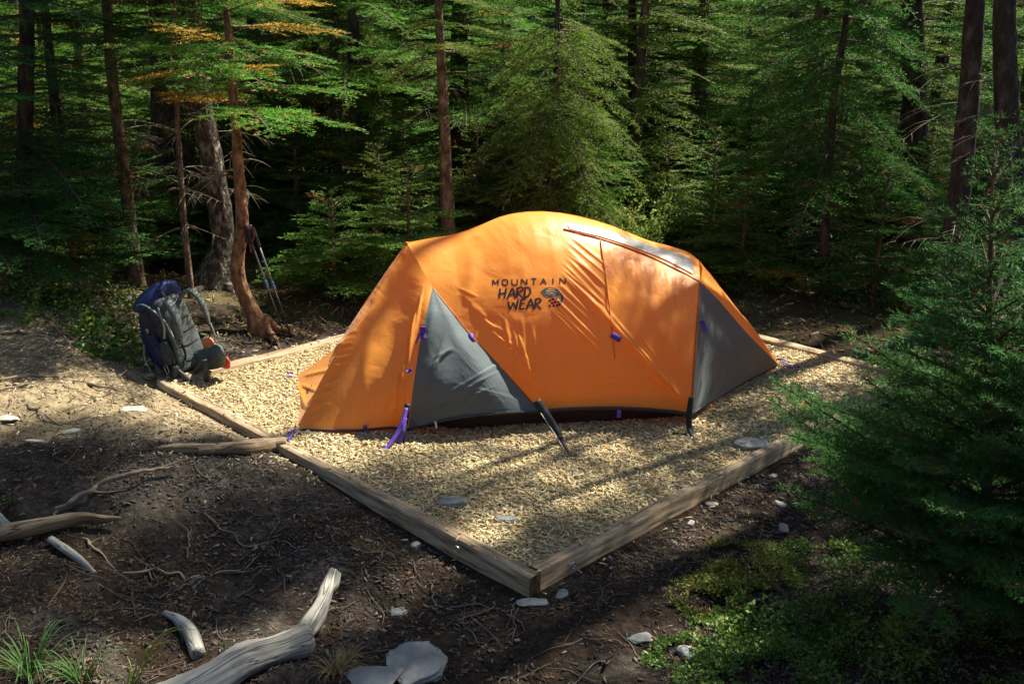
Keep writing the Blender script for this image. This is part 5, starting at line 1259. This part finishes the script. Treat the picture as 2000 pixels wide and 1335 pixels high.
roots = [
 ([(0, 745), (60, 735), (120, 735), (170, 748), (240, 770)], .010, 'long pale surface root running right over the dusty bank'),
 ([(0, 765), (50, 752), (85, 740)], .008, 'root stub at the left edge of the dusty bank'),
 ([(60, 790), (75, 810), (95, 830), (110, 845)], .012, 'dark forked root on the dusty bank'),
 ([(75, 805), (100, 825), (150, 838), (190, 848)], .006, 'thin root lying right of the forked root'),
 ([(30, 760), (28, 780), (20, 800)], .006, 'short vertical root at the left edge'),
 ([(215, 640), (225, 665), (240, 690), (262, 705)], .009, 'grey bent stick in the shade left of the backpack'),
 ([(105, 615), (150, 618), (195, 612)], .012, 'small lit stick lying on the mound left of the backpack'),
 ([(0, 655), (30, 650), (70, 648), (110, 640)], .014, 'shaded root along the mound at the left edge')]
for P, r, lb in roots:
    wood('surface_root', lb, 'root', [([gpt(*p, r*.3+.012*math.sin(1.7*i+1)) for i, p in enumerate(P)], [r]+[r*.9]*(len(P)-2)+[r*.35])], 'root', seg=8, noise=.18)
def rock(name, label, px, py, L, W, H_, rz, mat, seed, z=None, tilt=0.0):
    rng = np.random.default_rng(seed); p = on_ground(px, py) if z is None else at_z(px, py, z)
    import bmesh
    bm = bmesh.new(); n = 13 if 'slab' in name else 26
    pts = rng.normal(0, 1, (n, 3)); pts /= np.linalg.norm(pts, axis=1)[:, None]; pts = np.sign(pts)*np.abs(pts)**.7
    for q_ in pts: bm.verts.new((q_[0]*L/2, q_[1]*W/2, q_[2]*H_/2))
    bmesh.ops.convex_hull(bm, input=bm.verts)
    for v in [v for v in bm.verts if not v.link_faces]: bm.verts.remove(v)
    bmesh.ops.bevel(bm, geom=bm.edges[:], offset=min(H_, W)*.06, segments=1, affect='EDGES')
    bmesh.ops.triangulate(bm, faces=bm.faces[:]); bmesh.ops.subdivide_edges(bm, edges=bm.edges[:], cuts=1, use_grid_fill=True); bmesh.ops.triangulate(bm, faces=bm.faces[:]); bmesh.ops.subdivide_edges(bm, edges=bm.edges[:], cuts=1, use_grid_fill=True)
    co = np.array([v.co[:] for v in bm.verts]); sc_ = 3.2/max(L, W)
    k_ = .05*fbm(co[:, 0]*sc_+seed, co[:, 1]*sc_, co[:, 2]*sc_*2, 4); lay = .035*np.sign(np.sin(co[:, 2]/H_*16+3*fbm(co[:, 0]*sc_, co[:, 1]*sc_, seed, 2)))
    for v, a_, b_ in zip(bm.verts, k_, lay): v.co = Vector((v.co.x*(1+a_+b_), v.co.y*(1+a_+b_), v.co.z*(1+a_*.8)))
    me = bpy.data.meshes.new(name); bm.to_mesh(me); bm.free(); me.materials.append(MT[mat]); o = bpy.data.objects.new(name, me); COL.objects.link(o)
    o.location = (p[0], p[1], p[2]+H_*.22); o.rotation_euler = (tilt, tilt*.5, rz); tag(o, label, 'rock'); return o
zc = -.018
rock('rock', 'grey pointed rock lying on the wood chips near the front corner', 885, 985, .17, .07, .06, .1, 'rock', 1, zc)
rock('rock', 'thin flat slate piece on the wood chips below the pointed grey rock', 988, 1013, .12, .06, .015, -.1, 'rock', 2, zc)
rock('rock', 'rounded grey-brown rock on the chips near the right timber', 1468, 872, .22, .13, .07, .2, 'rock', 3, zc)
rock('rock', 'small dark stone on the chips at the right of the tent', 1222+370, 765, .11, .07, .04, .2, 'rock', 4, zc)
rock('rock', 'pale flat stone bedded in the dusty bank left of the pad', 262, 802, .17, .11, .03, .1, 'palerock', 5)
rock('rock', 'small pale stone lower on the dusty bank', 138, 845, .10, .05, .03, .6, 'palerock', 6)
rock('rock', 'pale stone at the left edge of the dusty bank', 20, 818, .12, .08, .03, .3, 'palerock', 7)
rock('rock', 'long thin pale stone on the dusty bank', 70, 862, .13, .03, .015, -.1, 'palerock', 8)
rock('slate_slab', 'large flat slate slab at the bottom centre of the picture', 820, 1302, .40, .30, .06, .3, 'rock', 9, tilt=.07)
rock('slate_slab', 'second slate slab touching the large one on its left', 728, 1318, .28, .2, .035, -.4, 'rock', 10, tilt=.06)
rock('rock', 'flat stone under the near corner of the pad', 1040, 1178, .15, .06, .025, .1, 'rock', 11)
rock('rock', 'small rounded stone right of the near corner of the pad', 1097, 1164, .07, .05, .045, .5, 'rock', 12)
rock('rock', 'triangular slate shard above the slabs', 778, 1196, .09, .06, .02, .2, 'rock', 13)
rock('rock', 'small tan stone in the reddish soil left of the near timber', 812, 1066, .055, .045, .03, .9, 'palerock', 14)
rock('rock', 'small blue-grey stone beside the raised limb of the driftwood', 562, 1240, .06, .05, .03, .2, 'rock', 15)
for k, (px, py, s_, lb) in enumerate(((1390, 985, .06, 'pale stone beside the right timber, next to the foreground fir'), (1510, 930, .05, 'small stone under the branches of the foreground fir'), (1530, 1033, .08, 'flat grey stone right of the dark gravel'), (1525, 985, .07, 'tan stone in the dark gravel near the fir'), (1345, 1275, .09, 'grey stone sunk in the soil at the bottom right'), (1250, 1250, .10, 'long grey stone in the soil below the near corner'), (1350, 1022, .05, 'tiny tan stone in the dark gravel'), (1395, 1150, .10, 'blue-grey stone beside the moss patch'))):
    rock('rock', lb, px, py, s_*1.2, s_*.7, s_*.35, k*.7, 'palerock' if 'tan' in lb or 'pale' in lb else 'rock', 20+k)
for k, (px, py) in enumerate(((300, 715), (318, 728), (272, 700), (330, 745), (290, 735))):
    rock('soil_clod', ['crumbly reddish clod at the corner of the pad', 'clod beside the corner timber end', 'clod under the shaded herbs left of the backpack', 'lowest clod against the left timber', 'clod on the bank edge left of the corner'][k], px, py, .09, .07, .06, k, 'logbark', 40+k)

# ------------------------------------------------------------------ trekking poles on the trunk
def trek(px0, py0, px1, py1, Y0, label):
    b = on_ground(px0, py0); t = at_y(px1, py1, Y0); rt = empty('trekking_pole', tuple(b)); d = unit(t-b); l = np.linalg.norm(t-b)
    mb = MB(); mb.tube([b+d*.03, b+d*l*.5], .0065, seg=8, n=3); mb.build('lower_shaft', MT['black'], rt, True)
    mb = MB(); mb.tube([b+d*l*.5, b+d*l*.84], .0085, seg=8, n=3); mb.build('upper_shaft', MT['alloy'], rt, True)
    mb = MB(); mb.tube([b+d*l*.47, b+d*l*.48, b+d*l*.53, b+d*l*.54], [.009, .013, .013, .009], seg=8, n=9); mb.build('locking_sleeve', MT['blueplastic'], rt, True)
    mb = MB(); mb.tube([b+d*l*.84, b+d*l*.88, b+d*l*.95, b+d*l], [.012, .016, .014, .018], seg=10, n=14); mb.build('grip', MT['black'], rt, True)
    mb = MB(); mb.tube([b-d*.02, b+d*.035], [.002, .006], seg=6, n=3); mb.build('tip', MT['steel'], rt, True)
    mb = MB(); s_ = unit(np.cross(d, [0, 1, 0])); mb.ribbon([b+d*l*.99, b+d*l*.97+s_*.05, b+d*l*.86+s_*.06-[0, 0, .05], b+d*l*.93+s_*.015], .014, [0, 1, 0], .002); mb.build('wrist_strap', MT['red_strap'], rt, True)
    tag(rt, label, 'trekking pole', 'trekking poles leaning on the curved trunk')
MT['alloy'] = flat('grey_alloy', (.13, .13, .13), rough=.5, metal=0, bump=0); MT['blueplastic'] = flat('blue_plastic', (.06, .12, .22), rough=.5, bump=0); MT['red_strap'] = flat('maroon_strap', (.14, .03, .025), bump=0)
trek(560, 668, 480, 440, 7.62, 'left of the two black trekking poles leaning on the curved trunk')
trek(572, 666, 494, 446, 7.64, 'right of the two black trekking poles leaning on the curved trunk')

# ------------------------------------------------------------------ backpack
MT['navy'] = flat('navy_pack_cloth', (.012, .022, .09), rough=.55, bump=.4, bdist=.01, bscale=14)
MT['blue'] = flat('blue_lid_cloth', (.012, .025, .10), rough=.5, bump=.5, bdist=.012, bscale=14)
MT['charcoal'] = flat('charcoal_pack_cloth', (.035, .04, .045), rough=.7, bump=.4, bdist=.008, bscale=18)
MT['foam'] = flat('grey_green_foam', (.075, .095, .09), rough=.8, bump=.3, bscale=40)
MT['sand'] = flat('pale_strap', (.24, .28, .26), rough=.6, bump=0)
MT['red'] = flat('red_cloth', (.55, .05, .02), rough=.6, bump=.3)
MT['peach'] = flat('salmon_cloth', (.65, .22, .10), rough=.6, bump=.3)
pb = at_z(362, 728, .0); pb[1] = max(pb[1], 6.6)
pb = at_y(378, 728, 6.72); 
PX_ = unit([.80, -.55, .22]); PZ_ = unit(np.array([-.36, .10, 1.0])-PX_*(np.array([-.36, .10, 1.0])@PX_)); PY_ = np.cross(PZ_, PX_)   # X: towards harness side, Y: pack width (away), Z: up the pack
pack = empty('backpack', tuple(pb)); tag(pack, 'large dark blue and black hiking backpack leaning back beside the left corner of the pad', 'backpack')
def K_(x, y, z): return pb+(PX_*x+PY_*y+PZ_*z)*.95
def blob(name, mat, prof, nseg=40, e=2.6, lump=.03, seed=1, cap=True):
    """prof: list of (z, cx, cy, rx, ry); superellipse sections"""
    Pf = catmull(np.array(prof, float), 46); a = np.linspace(0, 2*PI, nseg, endpoint=False)
    ca, sa = np.cos(a), np.sin(a); ux = np.sign(ca)*np.abs(ca)**(2/e); uy = np.sign(sa)*np.abs(sa)**(2/e)
    V = []
    for z, cx_, cy_, rx, ry in Pf:
        k = 1+lump*fbm(ca*1.5+seed, sa*1.5, z*9+seed, 3); V += [K_(cx_+max(rx, .001)*x*kk, cy_+max(ry, .001)*y*kk, z) for x, y, kk in zip(ux, uy, k)]
    V = np.array(V); m = len(Pf); i_ = np.arange(m-1)[:, None]*nseg+np.arange(nseg)[None]; j_ = np.arange(m-1)[:, None]*nseg+((np.arange(nseg)+1) % nseg)[None]
    q_ = np.stack([i_, j_, j_+nseg, i_+nseg], -1).reshape(-1, 4); fs = [tuple(f) for f in q_]+[tuple(range(nseg))[::-1], tuple(range((m-1)*nseg, m*nseg))]
    return mk(name, V, fs, MT[mat], pack, True)
blob('pack_body', 'charcoal', [(-.01, -.10, 0, .02, .03), (.0, -.10, 0, .10, .12), (.06, -.11, 0, .125, .15), (.25, -.12, 0, .135, .16), (.45, -.12, 0, .13, .155), (.56, -.11, 0, .12, .15), (.60, -.10, 0, .09, .11)], lump=.05)
blob('lid', 'blue', [(.535, -.16, 0, .09, .12), (.55, -.16, 0, .135, .16), (.60, -.15, .01, .14, .165), (.64, -.12, .02, .125, .14), (.675, -.08, .03, .085, .10), (.70, -.06, .03, .05, .06), (.71, -.05, .03, .015, .02)], lump=.20, seed=4)
blob('front_pocket', 'navy', [(.12, -.24, 0, .02, .05), (.15, -.25, 0, .055, .12), (.30, -.26, 0, .065, .13), (.48, -.25, 0, .055, .12), (.53, -.24, 0, .02, .06)], lump=.07, seed=8)
blob('side_pocket', 'navy', [(.10, -.10, -.15, .03, .01), (.13, -.10, -.16, .05, .03), (.26, -.10, -.165, .055, .035), (.36, -.10, -.16, .045, .025), (.38, -.10, -.155, .02, .01)], lump=.06, seed=9)
blob('back_panel', 'foam', [(.05, .02, 0, .012, .08), (.07, .025, 0, .022, .115), (.25, .03, 0, .025, .12), (.42, .025, 0, .025, .11), (.53, .02, 0, .02, .095), (.55, .015, 0, .01, .06)], e=3.5, lump=.04, seed=12)
for i in range(4):
    z_ = .14+i*.10; mb = MB(); mb.ribbon([K_(.054, -.10, z_), K_(.060, 0, z_-.01), K_(.054, .10, z_)], .006, PZ_, .003); mb.build('panel_seam', MT['charcoal'], pack)
# shoulder straps
mb = MB(); mb.ribbon([K_(.03, -.06, .54), K_(.09, -.075, .58), K_(.135, -.085, .50), K_(.135, -.09, .38), K_(.10, -.10, .26)], [.05, .065, .065, .055, .035], PY_, .016, n=40); mb.build('shoulder_strap', MT['foam'], pack, True)
mb = MB(); mb.ribbon([K_(.03, .08, .56), K_(.11, .10, .61), K_(.18, .12, .54), K_(.205, .12, .43), K_(.20, .12, .33)], [.04, .045, .045, .04, .02], PY_, .012, n=40); mb.build('shoulder_strap', MT['foam'], pack, True)
for y_ in (-.09, .12):
    mb = MB(); mb.ribbon([K_(.10 if y_ < 0 else .22, y_, .30), K_(.11, y_, .18), K_(.04, y_*1.1, .08)], .018, PY_, .003); mb.build('webbing', MT['black'], pack, True)
# loose straps and folds that break up the outline
for (pts, w_, m_) in (([(-.10, -.10, .56), (-.06, -.17, .50), (-.05, -.185, .36), (-.02, -.17, .20)], .018, 'black'), ([(-.28, -.08, .50), (-.33, -.06, .36), (-.33, -.05, .20), (-.25, -.06, .08)], .02, 'black'),
                      ([(.02, -.12, .55), (.05, -.14, .50), (.055, -.15, .40), (.03, -.16, .33)], .014, 'sand'), ([(-.22, -.17, .30), (-.24, -.19, .2), (-.20, -.2, .08), (-.18, -.2, -.02)], .010, 'sand'),
                      ([(.10, -.09, .62), (.02, -.06, .66), (-.08, -.03, .68)], .014, 'black'), ([(.22, .12, .34), (.235, .11, .25), (.21, .10, .17)], .010, 'sand')):
    mb = MB(); mb.ribbon([K_(*p) for p in pts], w_, PY_*.6+PX_*.6, .003, n=24); mb.build('loose_strap', MT[m_], pack, True)
blob('side_pouch', 'charcoal', [(.12, .0, -.15, .02, .01), (.14, .0, -.16, .045, .03), (.22, .0, -.165, .05, .035), (.30, .0, -.155, .04, .02), (.31, .0, -.15, .01, .01)], lump=.15, seed=15)
# pale stay strap
mb = MB(); mb.ribbon([K_(-.19, -.165, .55), K_(-.12, -.17, .60), K_(-.02, -.165, .57), K_(.055, -.13, .45), K_(.075, -.11, .28), K_(.085, -.09, .08)], .013, PY_+PX_*.2, .004, n=60); mb.build('load_strap', MT['sand'], pack, True)
# hip belt wings
mb = MB(); mb.ribbon([K_(.01, .02, .10), K_(.10, .05, .085), K_(.24, .05, .10), K_(.36, .02, .14), K_(.43, -.01, .17)], [.12, .15, .16, .15, .06], PZ_, .02, n=40); mb.build('hip_belt', MT['foam'], pack, True)
mb = MB(); mb.ribbon([K_(.24, .075, .04), K_(.32, .07, .045), K_(.38, .05, .08)], [.05, .08, .05], PZ_, .012, n=24); mb.build('belt_lining', MT['red'], pack, True)
mb = MB(); mb.ribbon([K_(.08, .10, .19), K_(.16, .11, .20), K_(.24, .09, .16)], [.05, .07, .02], PZ_, .010, n=20); mb.build('belt_pocket', MT['peach'], pack, True)
mb = MB(); mb.ribbon([K_(.02, -.14, .06), K_(.10, -.17, .03), K_(.16, -.15, -.03)], [.12, .09, .03], PZ_, .018, n=24); mb.build('hip_belt', MT['charcoal'], pack, True)
# dangling strap over the timber
e1 = at_z(404, 746, -.02); mb = MB(); mb.ribbon([K_(.10, -.06, .02), e1+[0, 0, .16], e1+[.0, -.01, .08], e1], .035, [1, 0, 0], .004, n=20); mb.build('webbing', MT['charcoal'], pack, True)
e2 = at_z(340, 738, .01); mb = MB(); mb.ribbon([K_(-.02, -.16, .04), e2+[.02, 0, .08], e2], .04, [1, 0, 0], .006, n=20); mb.build('webbing', MT['charcoal'], pack, True)
# buckles, compression straps, pole segment on the side
for z_ in (.16, .28, .40): mb = MB(); mb.ribbon([K_(-.22, -.16, z_), K_(-.10, -.20, z_+.005), K_(.02, -.15, z_+.02)], .016, PZ_, .003, n=16); mb.build('compression_strap', MT['black'], pack, True)
for (x, y, z) in ((-.10, -.205, .405), (-.05, -.195, .165), (.14, -.105, .42), (.12, -.11, .30)):
    mb = MB(); mb.box(K_(x, y, z), PX_*.016, PY_*.006, PZ_*.012, .003); mb.build('buckle', MT['black'], pack)
for q_ in range(3): mb = MB(); mb.ribbon([K_(-.075+q_*.010, -.212, .425), K_(-.070+q_*.010, -.212, .395)], .004, PX_, .003); mb.build('pull_tab', MT['sand'], pack)
mb = MB(); mb.tube([K_(-.19, -.15, .05), K_(-.175, -.155, .22)], .010, seg=8, n=4); mb.build('side_tube', MT['sand'], pack, True)
mb = MB(); a = np.linspace(0, 2*PI, 16); mb.tube([K_(-.02+.02*math.cos(t), -.19, .10+.045*math.sin(t)) for t in a], .0035, seg=6, n=40); mb.build('carabiner', MT['steel'], pack, True)
mb = MB(); c_ = K_(-.175, -.185, .66); mb.tube([c_-PY_*.01, c_, c_+PY_*.01], [.012, .016, .012], seg=10, n=5); mb.build('toggle', MT['pull'], pack, True)

# bundle hung on the curved trunk
hb = at_y(487, 452, 7.66); bd = empty('hanging_pouch', tuple(hb)); mb = MB(); mb.tube([hb+[0, 0, .05], hb+[.005, 0, 0], hb+[-.02, 0, -.09]], [.02, .035, .02], seg=10, n=14, noise=.15); mb.build('pouch', MT['charcoal'], bd, True)
mb = MB(); mb.ribbon([hb+[-.07, -.02, .03], hb+[-.02, -.05, .04], hb+[.03, -.04, .03]], .02, [0, 0, 1], .004); mb.ribbon([hb+[.03, -.03, .05], hb+[.045, -.04, -.02], hb+[.01, -.04, -.12]], .014, [1, 0, 0], .003); mb.build('strap', MT['red_strap'], bd, True)
tag(bd, 'dark pouch with maroon straps hung on the curved trunk above the trekking poles', 'pouch')

# ------------------------------------------------------------------ light
SUN_EL = math.radians(56); SX, SY = .75, .66
sdir = Vector((math.cos(SUN_EL)*SX, math.cos(SUN_EL)*SY, math.sin(SUN_EL)))
sl = bpy.data.lights.new('sun', 'SUN'); sl.energy = 5.0; sl.angle = math.radians(.5); sl.color = (1, .93, .80)
so = bpy.data.objects.new('sun', sl); COL.objects.link(so); so.rotation_euler = sdir.to_track_quat('Z', 'Y').to_euler(); so.location = (6, 2, 12)
w = bpy.data.worlds.new('World'); scene.world = w; w.use_nodes = True; nt = w.node_tree
sk = nt.nodes.new('ShaderNodeTexSky'); sk.sky_type = 'NISHITA'; sk.sun_disc = False; sk.sun_elevation = SUN_EL; sk.sun_rotation = math.atan2(SX, SY)
bg = nt.nodes['Background']; nt.links.new(sk.outputs[0], bg.inputs[0]); bg.inputs[1].default_value = .05
scene.view_settings.view_transform = 'Standard'; scene.view_settings.look = 'None'; scene.view_settings.exposure = 1.5; scene.view_settings.gamma = 1
scene.render.engine = 'CYCLES'; scene.cycles.max_bounces = 6; scene.cycles.diffuse_bounces = 3; scene.cycles.glossy_bounces = 2; scene.cycles.transmission_bounces = 4
scene.cycles.sample_clamp_indirect = 4
